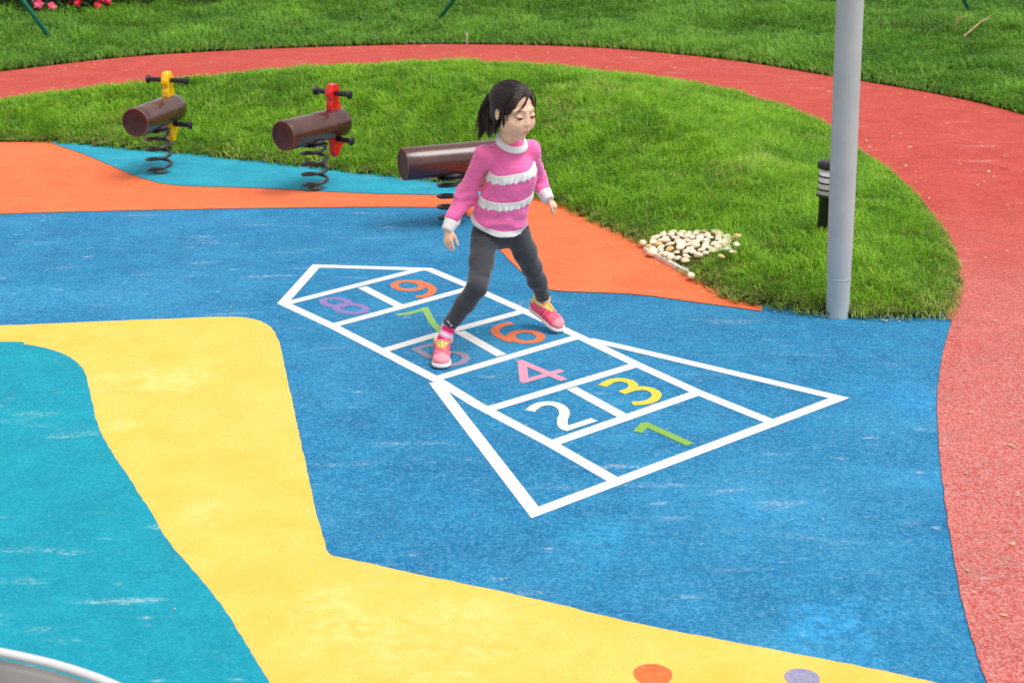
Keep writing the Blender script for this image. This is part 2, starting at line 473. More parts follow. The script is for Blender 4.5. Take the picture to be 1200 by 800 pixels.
LW = 0.054
g = Ground2D()
for px in ([(718, 562.5), (646, 521), (560, 475.6), (512, 446), (447.5, 412.5), (392, 384), (331.5, 356), (370.5, 312.5), (503, 316.5), (546, 334.5), (605.5, 361), (677, 394.5), (747.5, 428.5), (818.7, 461), (902, 494.5)],
           [(337, 356), (492, 316.5)],
           [(392, 381.8), (440, 369), (549, 339)],
           [(449, 411.8), (504, 395.3), (540, 385.5), (613, 365.7)],
           [(512, 444.3), (560, 430), (676, 395.9)],
           [(572, 480.6), (747.5, 427.8)],
           [(647, 520.6), (818, 461)],
           [(424.5, 337.4), (469, 360)], [(538.5, 389.5), (588, 417.5)], [(670, 455.8), (733, 490.2)],
           [(509.5, 449), (627, 601.5), (983.5, 467.4), (725, 406.5), (690, 399)]):
    g.band(px, LW)
go = g.build("grid_lines", M["white_paint"], hop, smooth=False)


def numeral(key, bands):
    b = Ground2D()
    for px, w, per, close in bands: b.band(px, w * 0.92, per, close)
    b.build("numeral", M["d" + key], hop, smooth=False)


def ell(cx, cy, rx, ry, tilt=0.0, n=20):
    return [(cx + rx * math.cos(a), cy + ry * math.sin(a) + tilt * rx * math.cos(a)) for a in np.linspace(0, 2 * math.pi, n, endpoint=False)]

numeral("8", [(ell(393.5, 355.2, 15.2, 4.6, .06), .042, 2, True), (ell(411.5, 362.6, 17.6, 5.2, .06), .042, 2, True)])
numeral("9", [(ell(478.5, 335.6, 16.4, 5.2, .03), .046, 2, True), ([(484, 330.6), (490, 331.2), (498, 333.3), (504.5, 337), (507, 341), (504, 345), (497, 348), (487.5, 348.8)], .048, 4, False)])
numeral("7", [([(465, 370), (482, 367.6), (500.5, 362)], .038, 4, False), ([(497.5, 361.5), (502, 370), (507, 379), (514, 387), (521, 393)], .040, 4, False)])
numeral("5", [([(485, 410.5), (509, 404)], .036, 1, False), ([(486, 409.5), (507, 421)], .040, 1, False), ([(507, 421), (512, 417), (521, 415), (531, 414), (541, 416), (546.5, 420.5), (542, 425.5), (533, 428), (521, 429.8)], .040, 4, False)])
numeral("6", [([(600.5, 379.6), (589.4, 381.6), (580.5, 386.8), (582, 392.3), (590.8, 397.6), (601, 400.8)], .046, 4, False), (ell(616.4, 395.6, 17.4, 6.4, .03), .046, 2, True)])
numeral("4", [([(608, 424), (661, 446.5)], .044, 1, False), ([(611, 448.8), (659, 435)], .040, 1, False), ([(612, 427.5), (614.3, 447)], .044, 1, False)])
Z5 = lambda L: [(600 + x / 10, 460 + y / 10) for x, y in L]
Z6 = lambda L: [(700 + x / 8, 430 + y / 8) for x, y in L]
numeral("2", [(Z5([(210, 228), (295, 163), (420, 138), (520, 153), (595, 200), (615, 262), (590, 330), (598, 400), (645, 440)]), .048, 5, False), (Z5([(600, 448), (965, 328)]), .044, 1, False)])
numeral("3", [(Z6([(45, 187), (125, 143), (220, 130), (308, 150), (338, 185), (308, 222), (225, 252)]), .046, 5, False), (Z6([(330, 218), (420, 208), (508, 225), (555, 265), (530, 313), (450, 343), (328, 352)]), .046, 5, False)])
numeral("1", [(Z6([(378, 622), (455, 538)]), .044, 1, False), (Z6([(428, 536), (872, 738)]), .044, 1, False)])

# ------------------------------------------------------------------ lawns
def dist_poly(P, poly, closed=True):
    d = np.full(len(P), 1e9)
    n = len(poly)
    for i in range(n if closed else n - 1):
        a = poly[i]; b = poly[(i + 1) % n]; ab = b - a
        t = np.clip(((P - a) @ ab) / max(1e-9, ab @ ab), 0, 1)
        d = np.minimum(d, np.hypot(*(P - a - t[:, None] * ab).T))
    return d


def inside(P, poly):
    x, y = P.T; c = np.zeros(len(P), bool); n = len(poly)
    for i in range(n):
        (x1, y1), (x2, y2) = poly[i], poly[(i + 1) % n]
        if y1 == y2: continue
        c ^= ((y1 > y) != (y2 > y)) & (x < (x2 - x1) * (y - y1) / (y2 - y1) + x1)
    return c

ISLAND = np.concatenate([np.array(LF), spline(IN_RIGHT[::-1] + IN_TOP, 6)[1:]])
PATH_OUT = np.concatenate([OUT_ARC, [(-8.6, -3), (3.2, -3)]])
PATH_OUT_C = PATH_OUT[::3]
ISL_C = ISLAND[::2]


def island_h(P, d=None):
    if d is None: d = dist_poly(P, ISL_C)
    s = np.clip(d / 1.9, 0, 1); s = s * s * (3 - 2 * s) * 0.55 + 0.45 * s
    e = np.clip(d / 0.10, 0, 1)
    return 0.02 + 0.03 * e + 0.30 * s + 0.03 * (vnoise2(P[:, 0] * 1.7 + 5, P[:, 1] * 1.7) - 0.5) * e


def outer_h(P, d):
    r = np.clip(d, 0, 7) * 0.06 * np.clip((34 - d) / 10, 0, 1)
    return r + 0.02 + 0.05 * (vnoise2(P[:, 0] * 1.1, P[:, 1] * 1.1) - 0.5) * np.clip(d, 0, 1)


def grid_sheet(name, lo, hi, step, keep, hfun, mat):
    xs = np.arange(lo[0], hi[0], step); ys = np.arange(lo[1], hi[1], step)
    X, Y = np.meshgrid(xs, ys, indexing="ij"); P = np.stack([X.ravel(), Y.ravel()], 1)
    k, Z = hfun(P)
    nx, ny = X.shape
    idx = np.arange(nx * ny).reshape(nx, ny)
    Q = np.stack([idx[:-1, :-1], idx[1:, :-1], idx[1:, 1:], idx[:-1, 1:]], -1).reshape(-1, 4)
    Q = Q[k[Q].all(1)] if keep == "all" else Q[k[Q].any(1)]
    used = np.unique(Q); re = np.full(nx * ny, -1); re[used] = np.arange(len(used))
    me = fast_mesh(name, np.column_stack([P[used], Z[used]]), re[Q], np.zeros((0, 3), int), mat)
    o = bpy.data.objects.new(name, me); COL.objects.link(o); tag(o, kind="structure")
    return o


def fh_island(P):
    k = inside(P, ISL_C); d = dist_poly(P, ISL_C); z = island_h(P, d); z[~k] = -0.03
    return k, z
grid_sheet("lawn_mound", (-7.2, 6.3), (2.9, 14.3), 0.06, "all", fh_island, M["soil"])


def fh_out(P):
    k = ~inside(P, PATH_OUT_C); d = dist_poly(P, PATH_OUT_C); z = outer_h(P, d); z[~k] = -0.03
    return k, z
grid_sheet("outer_lawn", (-40, 1), (40, 60), 0.25, "all", fh_out, M["soil_dark"])


def in_view(P, z, margin_px=170):
    cp, sp = math.cos(PITCH), math.sin(PITCH)
    dz = z - CAMH
    dep = P[:, 1] * cp - dz * sp; upc = P[:, 1] * sp + dz * cp
    px = 600 + FPX * P[:, 0] / dep; py = 400 - FPX * upc / dep
    return (dep > 0.5) & (px > -margin_px) & (px < 1200 + margin_px) & (py > -60) & (py < 900)


def grass(name, P, Z, H, W, tint, dry, mat, lean_s=0.8, flow=None):
    n = len(P)
    ang = RNG.random(n) * 2 * math.pi
    if flow is not None: ang = np.where(RNG.random(n) < 0.5, flow + RNG.normal(0, 0.8, n), ang)
    lean = np.clip(RNG.normal(0.95, 0.38, n), 0.1, 1.7) * lean_s
    D = np.stack([np.cos(ang), np.sin(ang)], 1)
    sa = ang + math.pi / 2 + RNG.normal(0, 0.6, n)
    S = np.stack([np.cos(sa), np.sin(sa), np.zeros(n)], 1)
    root = np.column_stack([P, Z - 0.01])
    mid1 = root + np.column_stack([D * (H * lean * 0.22)[:, None], H * 0.45])
    mid2 = root + np.column_stack([D * (H * lean * 0.62)[:, None], H * (0.84 - 0.16 * lean)])
    tip = root + np.column_stack([D * (H * lean * 1.15)[:, None], H * (1.0 - 0.40 * lean)])
    V = np.empty((n, 7, 3), np.float32)
    w = W[:, None] * 0.5
    V[:, 0] = root - S * w; V[:, 1] = root + S * w
    V[:, 2] = mid1 - S * w; V[:, 3] = mid1 + S * w
    V[:, 4] = mid2 - S * w * 0.75; V[:, 5] = mid2 + S * w * 0.75
    V[:, 6] = tip
    b = np.arange(n)[:, None] * 7
    Q = np.concatenate([b + np.array([[0, 1, 3, 2]]), b + np.array([[2, 3, 5, 4]])])
    T = b + np.array([[4, 5, 6]])
    me = fast_mesh(name, V.reshape(-1, 3), Q, T, mat)
    for nm, val in (("tint", tint), ("dry", dry)):
        at = me.attributes.new(nm, "FLOAT", "POINT"); at.data.foreach_set("value", np.repeat(val, 7).astype(np.float32))
    o = bpy.data.objects.new(name, me); COL.objects.link(o); tag(o, kind="stuff")
    return o

PEB_C = np.array([gp(*p) for p in ((752, 291, .02), (790, 280, .05), (838, 283, .07), (866, 292, .07), (862, 304, .05), (838, 312, .02), (822, 326, 0), (795, 322, 0), (770, 306, 0))])


def scatter_island(n):
    P = np.column_stack([RNG.uniform(-6.2, 2.8, n), RNG.uniform(6.5, 14.1, n)])
    P = P[inside(P, ISL_C)]
    acc = np.clip((9.3 / P[:, 1]) ** 1.6, 0, 1) * (0.55 + 0.45 * np.clip(vnoise2(P[:, 0] * 7, P[:, 1] * 7) * 1.6, 0, 1))
    P = P[RNG.random(len(P)) < acc]
    d = dist_poly(P, ISL_C); Z = island_h(P, d)
    k = in_view(P, Z); P, d, Z = P[k], d[k], Z[k]
    ip = inside(P, PEB_C); dp = dist_poly(P, PEB_C)
    k = ~ip | ((dp < 0.04) & (RNG.random(len(P)) < 0.25)); k &= ~((np.hypot(P[:, 0] - 1.61, P[:, 1] - 6.69) < 0.07))
    P, d, Z = P[k], d[k], Z[k]
    n = len(P)
    n1 = vnoise2(P[:, 0] * 2.2 + 9, P[:, 1] * 2.2); n2 = vnoise2(P[:, 0] * 8, P[:, 1] * 8 + 3)
    H = (0.040 + 0.050 * n2 + 0.02 * n1) * RNG.uniform(0.6, 1.25, n) * (0.35 + 0.65 * np.clip(d / 0.22, 0, 1))
    W = RNG.uniform(0.0024, 0.0048, n) * np.clip(P[:, 1] / 8.0, 1, 1.8)
    n3 = vnoise2(P[:, 0] * 17 + 5, P[:, 1] * 17)
    tint = np.clip(-0.12 + 0.5 * n1 + 0.4 * n2 + 0.45 * n3 + RNG.normal(0, 0.2, n), 0, 1)
    edge = np.clip(1 - d / 0.14, 0, 1) * (P[:, 1] < 8.4) + 0.45 * np.clip(1 - d / 0.10, 0, 1)
    dry = np.clip((RNG.random(n) < 0.035 + 0.5 * edge + 0.22 * np.clip((vnoise2(P[:, 0] * 2.9 + 61, P[:, 1] * 2.9 + 17) - 0.74) * 8, 0, 1)) * RNG.uniform(0.35, 0.95, n), 0, 1)
    flow = 14.0 * vnoise2(P[:, 0] * 2.6 + 31, P[:, 1] * 2.6)
    return P, Z, H, W, tint, dry, flow
a = scatter_island(560000)
grass("lawn_grass", *a[:6], M["grass"], 0.85, a[6])


def scatter_out(n):
    P = np.column_stack([RNG.uniform(-11, 11, n), RNG.uniform(8, 25, n)])
    P = P[~inside(P, PATH_OUT_C)]
    d = dist_poly(P, PATH_OUT_C)
    k = d < 9; P, d = P[k], d[k]
    acc = np.clip(13.0 / P[:, 1], 0, 1) ** 2
    k = RNG.random(len(P)) < acc; P, d = P[k], d[k]
    Z = outer_h(P, d); k = in_view(P, Z); P, d, Z = P[k], d[k], Z[k]
    n = len(P)
    n1 = vnoise2(P[:, 0] * 1.1 + 40, P[:, 1] * 1.1); n2 = vnoise2(P[:, 0] * 4.5, P[:, 1] * 4.5 + 13)
    H = (0.04 + 0.08 * n2 + 0.03 * n1) * RNG.uniform(0.6, 1.3, n) * (0.5 + 0.5 * np.clip(d / 0.2, 0, 1))
    W = RNG.uniform(0.006, 0.010, n) * np.clip(P[:, 1] / 14.0, 1, 1.6)
    tint = np.clip(-0.05 + 0.65 * n1 + 0.45 * n2 + RNG.normal(0, 0.16, n), 0, 1)
    dry = np.clip((RNG.random(n) < 0.03 + 0.35 * np.clip(1 - d / 0.15, 0, 1)) * RNG.uniform(0.3, 0.9, n), 0, 1)
    return P, Z, H, W, tint, dry, 6.0 * vnoise2(P[:, 0] * 0.9 + 71, P[:, 1] * 0.9)
a = scatter_out(900000)
grass("outer_lawn_grass", *a[:6], M["grass_out"], 0.9, a[6])

# ------------------------------------------------------------------ spring riders
M["log"] = plain("brown_moulded_log", lin((72, 34, 28)), 0.26, 0.28, 0.5, coat=0.4, scale=7)
M["log_end"] = plain("brown_log_end", lin((58, 33, 31)), 0.42, 0.2, 0.5, scale=18, bump=0.2, bscale=120)
M["log_rim"] = plain("worn_log_rim", lin((112, 70, 58)), 0.4, 0.3, 0.5, scale=30)
M["black"] = plain("black_rubber", lin((26, 26, 30)), 0.42, 0.25, 0.5, scale=40, bump=0.2)
M["spring"] = plain("black_spring_steel", lin((34, 33, 36)), 0.38, 0.35, 0.5, scale=30, coat=0.2)
M["ylw"] = plain("yellow_plastic", lin((250, 190, 8)), 0.32, 0.08, 0.5, coat=0.3)
M["redp"] = plain("red_plastic", lin((222, 30, 30)), 0.32, 0.1, 0.5, coat=0.3)


def spring_rider(px, py, direc, bracket_mat, label, zlog=0.405, shift=0.0, length=0.58, bofs=0.075):
    bx, by = gp(px, py)
    rz = math.atan2(direc[1], direc[0]) - math.pi / 2
    r = empty("spring_rider", (bx, by, 0.012), rz)
    tag(r, label, "spring rider", "log spring riders beside the lawn")
    h = length / 2
    # log body
    b = MB(); R = 0.0985
    prof = [(R - 0.0085, -h + 0.0005), (R - 0.005, -h), (R - 0.0015, -h + 0.002), (R, -h + 0.006), (R, h - 0.012), (R - 0.004, h - 0.003), (R - 0.012, h)]
    prof = prof[:4] + [(R * (1 + 0.006 * math.sin(9 * t)), -h + 0.012 + (2 * h - 0.024) * t) for t in (0.15, 0.3, 0.45, 0.6, 0.75, 0.9)] + prof[4:]
    b.lathe(prof, 48, (0, shift, zlog), (0, 1, 0), mi=[1, 1, 1] + [0] * (len(prof) - 4), cap=False)
    lg = b.build("log", [M["log"], M["log_rim"]], r)
    e = MB()
    e.lathe([(0.001, -h + 0.006), (0.05, -h + 0.0055), (R - 0.012, -h + 0.003), (R - 0.0082, -h + 0.0008)], 48, (0, shift, zlog), (0, 1, 0), cap=False)
    e.build("end_cap", M["log_end"], lg); e = MB()
    e.lathe([(R - 0.0118, h - 0.0005), (R - 0.018, h - 0.002), (0.05, h - 0.003), (0.001, h - 0.003)], 48, (0, shift, zlog), (0, 1, 0), cap=False)
    e.build("end_cap", M["log_end"], lg)
    # spring
    s = MB(); turns = 3.9; N = 150
    top = zlog - R - 0.004
    pts = []
    for i in range(N + 1):
        t = i / N; a = 2 * math.pi * turns * t + 2.4
        rr = 0.083 * (1 - 0.10 * abs(2 * t - 1) ** 3)
        z = 0.012 + (top - 0.026) * t
        pts.append((rr * math.cos(a), rr * math.sin(a), z))
    s.tube(pts, 0.0115, 10)
    s.build("spring", M["spring"], r)
    p = MB()
    p.lathe([(0.030, 0), (0.094, 0), (0.096, 0.004), (0.094, 0.008), (0.03, 0.009)], 32, (0, 0, top - 0.008))
    p.lathe([(0.06, 0.0), (0.075, 0.0), (0.078, 0.03)], 32, (0, 0, top))
    p.build("mounting_plate", M["spring"], r)
    p = MB(); p.lathe([(0.001, -0.004), (0.05, -0.004), (0.05, 0.0), (0.048, 0.002), (0.001, 0.002)], 32, (0, 0, 0.0), cap=False)
    p.build("base_plate", M["spring"], r)
    # handle bracket: one moulded plate, lobed above and below the log
    y0 = shift + h - bofs
    up = [(-0.052, 0.518), (-0.050, 0.575), (-0.038, 0.600), (-0.058, 0.632), (-0.056, 0.655), (-0.030, 0.705), (0.022, 0.708), (0.050, 0.668), (0.052, 0.640), (0.036, 0.600), (0.048, 0.575), (0.054, 0.518)]
    lo = [(0.052, 0.372), (0.070, 0.315), (0.078, 0.292), (0.052, 0.284), (0.010, 0.222), (-0.018, 0.216), (-0.030, 0.240), (-0.040, 0.300), (-0.050, 0.372)]
    for poly, pname in ((up, "handle_bracket"), (lo, "foot_bracket")):
        br = MB(); n = len(poly); hw = 0.024
        V = [(-hw, y0 + y, z + zlog - 0.443) for y, z in poly] + [(hw, y0 + y, z + zlog - 0.443) for y, z in poly]
        F = [tuple(range(n)), tuple(range(2 * n - 1, n - 1, -1))] + [(i, i + n, (i + 1) % n + n, (i + 1) % n) for i in range(n)]
        br.add(V, F)
        bo = br.build(pname, bracket_mat, r, smooth=False)
        bm = bmesh.new(); bm.from_mesh(bo.data); bmesh.ops.recalc_face_normals(bm, faces=bm.faces); bm.to_mesh(bo.data); bm.free()
        bevel(bo, 0.007, 3, 20)
    for nm, z, L in (("handlebar", 0.648, 0.150), ("foot_peg", 0.338, 0.152)):
        q = MB(); z += zlog - 0.443
        for s in (-1, 1):
            prof = [(0.013, 0.02)] + [(0.0165 + 0.0012 * (k % 2), 0.03 + 0.011 * k) for k in range(10)] + [(0.017, L - 0.02), (0.019, L - 0.012), (0.029, L - 0.010), (0.031, L - 0.004), (0.029, L + 0.002), (0.012, L + 0.006)]
            q.lathe(prof, 20, (0, y0 - 0.002, z), (s, 0, 0))
        q.lathe([(0.011, -0.03), (0.011, 0.03)], 16, (0, y0 - 0.002, z), (1, 0, 0))
        q.build(nm, M["black"], r)
    return r

spring_rider(188, 204, (0.15, 0.59), M["ylw"], "brown log spring rider with yellow handle bracket, farthest from the girl")
spring_rider(370, 223, (0.30, 0.45), M["redp"], "brown log spring rider with red handle bracket and black grips")
spring_rider(530, 263, (0.55, 0.235), M["ylw"], "brown log spring rider partly hidden behind the girl's arm", zlog=0.39, length=0.76, shift=0.07, bofs=0.04)

# ------------------------------------------------------------------ lamp pole and bollard light
M["pole"] = plain("pale_grey_painted_pole", lin((176, 184, 186)), 0.42, 0.05, 0.5, scale=6)
px0, py0 = gp(981, 371)
pole = empty("metal_pole", (px0, py0, 0.0))
tag(pole, "tall pale grey metal pole standing at the lawn edge beside the blue rubber", "pole")
lean = -0.039
b = MB(); n = 40
prof = [(0.0565, 0.0), (0.0570, 0.15), (0.0600, 0.30), (0.0615, 0.45), (0.0625, 0.62), (0.0628, 0.9), (0.0628, 1.6), (0.0625, 2.6), (0.062, 4.4)]
vs = []; fs = []
for r_, z in prof:
    for k in range(n):
        a_ = 2 * math.pi * k / n
        vs.append((r_ * math.cos(a_) + lean * z, r_ * math.sin(a_), z))
for i in range(len(prof) - 1):
    for k in range(n): fs.append((i * n + k, i * n + (k + 1) % n, (i + 1) * n + (k + 1) % n, (i + 1) * n + k))
fs.append(tuple(range((len(prof) - 1) * n, len(prof) * n)))
b.add(vs, fs); b.build("shaft", M["pole"], pole)
c = MB(); c.lathe([(0.0575, 0.196), (0.0590, 0.200), (0.0596, 0.203), (0.0590, 0.206), (0.0575, 0.211)], 40, (lean * 0.2, 0, 0), cap=False)
c.build("weld_ring", M["pole"], pole)

z_ = 0.2
for _ in range(6):
    q = gp(968, 276, z_); z_ = float(island_h(np.array([q]))[0])
M["black_metal"] = plain("black_painted_metal", lin((24, 25, 28)), 0.4, 0.2, 0.5, scale=30)
M["diffuser"] = plain("white_diffuser", (0.85, 0.85, 0.87), 0.4, 0.03, 0.5)
bl = empty("bollard_light", (q[0], q[1], z_))
bl.scale = (1, 1, 0.88)
tag(bl, "short black bollard light with white louvred head in the grass behind the pole", "bollard light")
b = MB(); b.lathe([(0.05, -0.04), (0.053, 0.0), (0.053, 0.245), (0.060, 0.252), (0.0715, 0.258), (0.0715, 0.268), (0.06, 0.27)], 32); b.build("post", M["black_metal"], bl)
b = MB(); b.lathe([(0.055, 0.27), (0.062, 0.272), (0.062, 0.448), (0.05, 0.45)], 32); b.build("diffuser", M["diffuser"], bl)
for k in range(3):
    b = MB(); z = 0.302 + k * 0.042
    b.lathe([(0.061, z), (0.0685, z - 0.002), (0.0695, z), (0.0685, z + 0.005), (0.061, z + 0.007)], 32, cap=False); b.build("louvre_ring", M["black_metal"], bl)
b = MB(); b.lathe([(0.061, 0.438), (0.074, 0.436), (0.075, 0.445), (0.074, 0.468), (0.067, 0.478), (0.04, 0.483), (0.01, 0.484)], 32); b.build("cap", M["black_metal"], bl)

# ------------------------------------------------------------------ drain grate and pebbles
M["grate"] = plain("white_grate", lin((216, 214, 206)), 0.5, 0.12, 0.4, scale=25)
ga = np.array(gp(757, 296)); gb = np.array(gp(812, 326)); gd = gb - ga; gl = np.linalg.norm(gd)
gr = empty("drain_grate", (*((ga + gb) / 2), 0.012), math.atan2(gd[1], gd[0]))
tag(gr, "white slotted drain grate at the lawn edge half buried under pebbles", "drain grate")
fr = MB()
def boxv(b, x0, x1, y0, y1, z0, z1):
    b.add([(x0, y0, z0), (x1, y0, z0), (x1, y1, z0), (x0, y1, z0), (x0, y0, z1), (x1, y0, z1), (x1, y1, z1), (x0, y1, z1)],
          [(0, 3, 2, 1), (4, 5, 6, 7), (0, 1, 5, 4), (1, 2, 6, 5), (2, 3, 7, 6), (3, 0, 4, 7)])
gw = 0.075
boxv(fr, -gl / 2, gl / 2, -0.02, 0.004, -0.008, 0.022); boxv(fr, -gl / 2, gl / 2, gw * 2 - 0.004, gw * 2 + 0.02, -0.008, 0.022)
boxv(fr, -gl / 2, -gl / 2 + 0.02, 0.0045, gw * 2 - 0.0045, -0.008, 0.021); boxv(fr, gl / 2 - 0.02, gl / 2, 0.0045, gw * 2 - 0.0045, -0.008, 0.021)
bevel(fr.build("frame", M["grate"], gr, smooth=False), 0.003)
bs = MB(); nb = 15
for i in range(nb):
    x = -gl / 2 + 0.045 + (gl - 0.09) * i / (nb - 1)
    boxv(bs, x - 0.011, x + 0.011, 0.0045, gw * 2 - 0.0045, -0.006, 0.018)
bevel(bs.build("grate_bars", M["grate"], gr, smooth=False), 0.003)

PM = [plain("cream_stone", lin((234, 214, 182)), 0.55, 0.2, 0.4, scale=40, bump=0.2, bscale=150),
      plain("white_stone", lin((226, 214, 192)), 0.5, 0.14, 0.4, scale=40, bump=0.2, bscale=150),
      plain("tan_stone", lin((214, 178, 124)), 0.55, 0.22, 0.4, scale=40, bump=0.2, bscale=150)]
pm_mesh = []
for k in range(9):
    bm = bmesh.new(); bmesh.ops.create_icosphere(bm, subdivisions=3, radius=1.0)
    off = RNG.random(3) * 20
    co = np.array([v.co for v in bm.verts]); d = 1 + 0.38 * (vnoise3(co * 1.1 + off) - 0.5) + 0.12 * (vnoise3(co * 2.6 + off) - 0.5)
    for v, s in zip(bm.verts, d): v.co *= s
    me = bpy.data.meshes.new("pebble"); bm.to_mesh(me); bm.free()
    me.polygons.foreach_set("use_smooth", np.ones(len(me.polygons), bool)); me.materials.append(PM[(0, 0, 1, 0, 1, 1, 2, 0, 1)[k]])
    pm_mesh.append(me)
placed = []
def pebble(x, y, z, s, lab="smooth cream pebble in the heap at the edge of the lawn"):
    o = bpy.data.objects.new("pebble", pm_mesh[RNG.integers(0, 9)]); COL.objects.link(o)
    o.location = (x, y, z)
    o.scale = (s * RNG.uniform(0.9, 1.25), s * RNG.uniform(0.8, 1.05), s * RNG.uniform(0.45, 0.66))
    o.rotation_euler = (RNG.uniform(-.35, .35), RNG.uniform(-.35, .35), RNG.uniform(0, 6.28))
    tag(o, lab, "pebble", "pebbles heaped at the lawn edge")
heap = np.array([gp(*p) for p in ((752, 290, .01), (788, 279, .05), (836, 281, .065), (860, 293, .06), (852, 307, .04), (830, 315, .0), (803, 318, 0), (775, 306, 0))])
tries = 0
while tries < 9000 and len(placed) < 120:
    tries += 1
    P = np.array([[RNG.uniform(*(heap[:, 0].min(), heap[:, 0].max())), RNG.uniform(*(heap[:, 1].min(), heap[:, 1].max()))]])
    if not inside(P, heap)[0]: continue
    s = RNG.uniform(0.019, 0.030)
    layer = 0 if len(placed) < 82 else 1
    if layer == 1 and dist_poly(P, heap)[0] < 0.07: continue
    if any(l == layer and math.hypot(P[0, 0] - x, P[0, 1] - y) < 0.88 * (s + r_) for x, y, r_, l in placed): continue
    placed.append((P[0, 0], P[0, 1], s, layer))
    hz = float(island_h(P)[0]) if inside(P, ISL_C)[0] else 0.015
    pebble(P[0, 0], P[0, 1], max(hz, 0.02) + 0.014 + (0.036 if layer else 0.0), s)
for (x, y, s) in ((863, 292, .026), (862, 300, .022), (851, 303, .022), (858, 306, .02), (845, 309, .021)):
    q = gp(x, y, 0.08); pebble(q[0], q[1], float(island_h(np.array([q]))[0]) + 0.045, s, "smooth cream pebble half sunk in the grass beside the heap")
q = gp(810, 326, 0.02); pebble(q[0], q[1], 0.035, 0.027, "single white pebble lying just below the drain grate")
q = gp(764, 298, 0.02); o_ = pebble(q[0], q[1], 0.032, 0.036, "large white pebble lying against the orange rubber, leftmost of the heap")

# ------------------------------------------------------------------ steel slide, bottom left
M["steel"] = plain("brushed_stainless", (0.27, 0.25, 0.24), 0.45, 0.2, 0.5, metal=0.5, scale=3, bump=0.1, bscale=60)
M["rim"] = plain("polished_rim", (0.78, 0.77, 0.78), 0.3, 0.04, 0.5, metal=0.3, scale=5)
M["leg_steel"] = plain("galvanised_leg", (0.35, 0.35, 0.36), 0.45, 0.15, 0.5, metal=0.7)
ZS = 0.40
rim_px = [(-150, 742), (-70, 751), (0, 764), (70, 780), (135, 803), (190, 832), (235, 872), (262, 925), (270, 990)]
rim = [gp(x, y, ZS) for x, y in rim_px]
rim = spline(rim, 8)
cx_, cy_ = gp(60, 960, ZS)
sl = empty("metal_slide", (cx_, cy_, 0.0))
tag(sl, "brushed steel slide end with a bright rolled rim at the bottom left corner", "slide")
b = MB(); b.tube([(x - cx_, y - cy_, ZS) for x, y in rim], 0.0115, 14); b.build("rim", M["rim"], sl)
b = MB(); m_ = len(rim); rows = [(0.012, -0.012), (0.024, -0.020), (0.032, -0.016), (0.037, -0.020), (0.06, -0.055), (0.12, -0.11), (0.22, -0.16), (0.36, -0.19), (0.55, -0.20)]
vs = []
for i, (x, y) in enumerate(rim):
    t = rim[min(i + 1, m_ - 1)] - rim[max(i - 1, 0)]; t /= np.linalg.norm(t); nn = np.array((t[1], -t[0]))
    for (d_, z) in rows: vs.append((x - cx_ + nn[0] * d_, y - cy_ + nn[1] * d_, ZS + z))
k_ = len(rows)
b.add(vs, [(i * k_ + j, (i + 1) * k_ + j, (i + 1) * k_ + j + 1, i * k_ + j + 1) for i in range(m_ - 1) for j in range(k_ - 1)])
o = b.build("chute", M["steel"], sl); sm_ = o.modifiers.new("thickness", "SOLIDIFY"); sm_.thickness = 0.004; sm_.offset = -1
for (x, y) in (gp(20, 850, ZS), gp(180, 900, ZS)):
    b = MB(); b.lathe([(0.055, 0.0), (0.055, 0.008), (0.022, 0.010), (0.022, 0.22)], 20, (x - cx_, y - cy_, 0.0)); b.build("leg", M["leg_steel"], sl)

# ------------------------------------------------------------------ far lawn things
M["prop"] = plain("green_painted_tube", lin((30, 112, 92)), 0.4, 0.1, 0.5)
def ground_at(px, py, it=6):
    z = 0.1
    for _ in range(it):
        q = gp(px, py, z); P = np.array([q]); z = float(outer_h(P, dist_poly(P, PATH_OUT_C))[0])
    return q[0], q[1], z
for (bx, by, dx, dy, r_, lab) in ((64, 47, -34, -47, 0.026, "thin green support pole leaning left beside the red flowers"),
                             (507, 27, 24, -28, 0.024, "thin green support pole leaning right on the far lawn, above the girl"),
                             (1139, 15, -7, -13, 0.022, "short end of a green support pole at the top right corner"),):
    x, y, z = ground_at(bx, by); s = 0.0105
    st = empty("support_pole", (x, y, z)); tag(st, lab, "support pole", "green support poles on the far lawn")
    L = 1.9 / abs(dy * s)
    top = (dx * s * L, 0.25, 1.9)
    b = MB(); b.tube([(0, 0, -0.05), tuple(t * 0.5 for t in top), top], r_, 14); b.build("tube", M["prop"], st)
    b = MB(); b.lathe([(r_ + 0.001, -0.03), (r_ + 0.006, -0.03), (r_ + 0.006, 0.02), (r_ + 0.001, 0.02)], 14, top, Vector(top).normalized()); b.build("end_cap", M["black"], st)

x, y, z = ground_at(547, 53)
M["stake"] = plain("weathered_stake", lin((190, 196, 180)), 0.7, 0.15, 0.3)
b = MB(); b.tube([(0, 0, -0.03), (0.003, 0, 0.07), (0.0, 0, 0.14)], [0.008, 0.008, 0.005], 8); o = b.build("marker_stake", M["stake"]); o.location = (x, y, z)
tag(o, "small pale stake standing at the far edge of the red path", "stake")

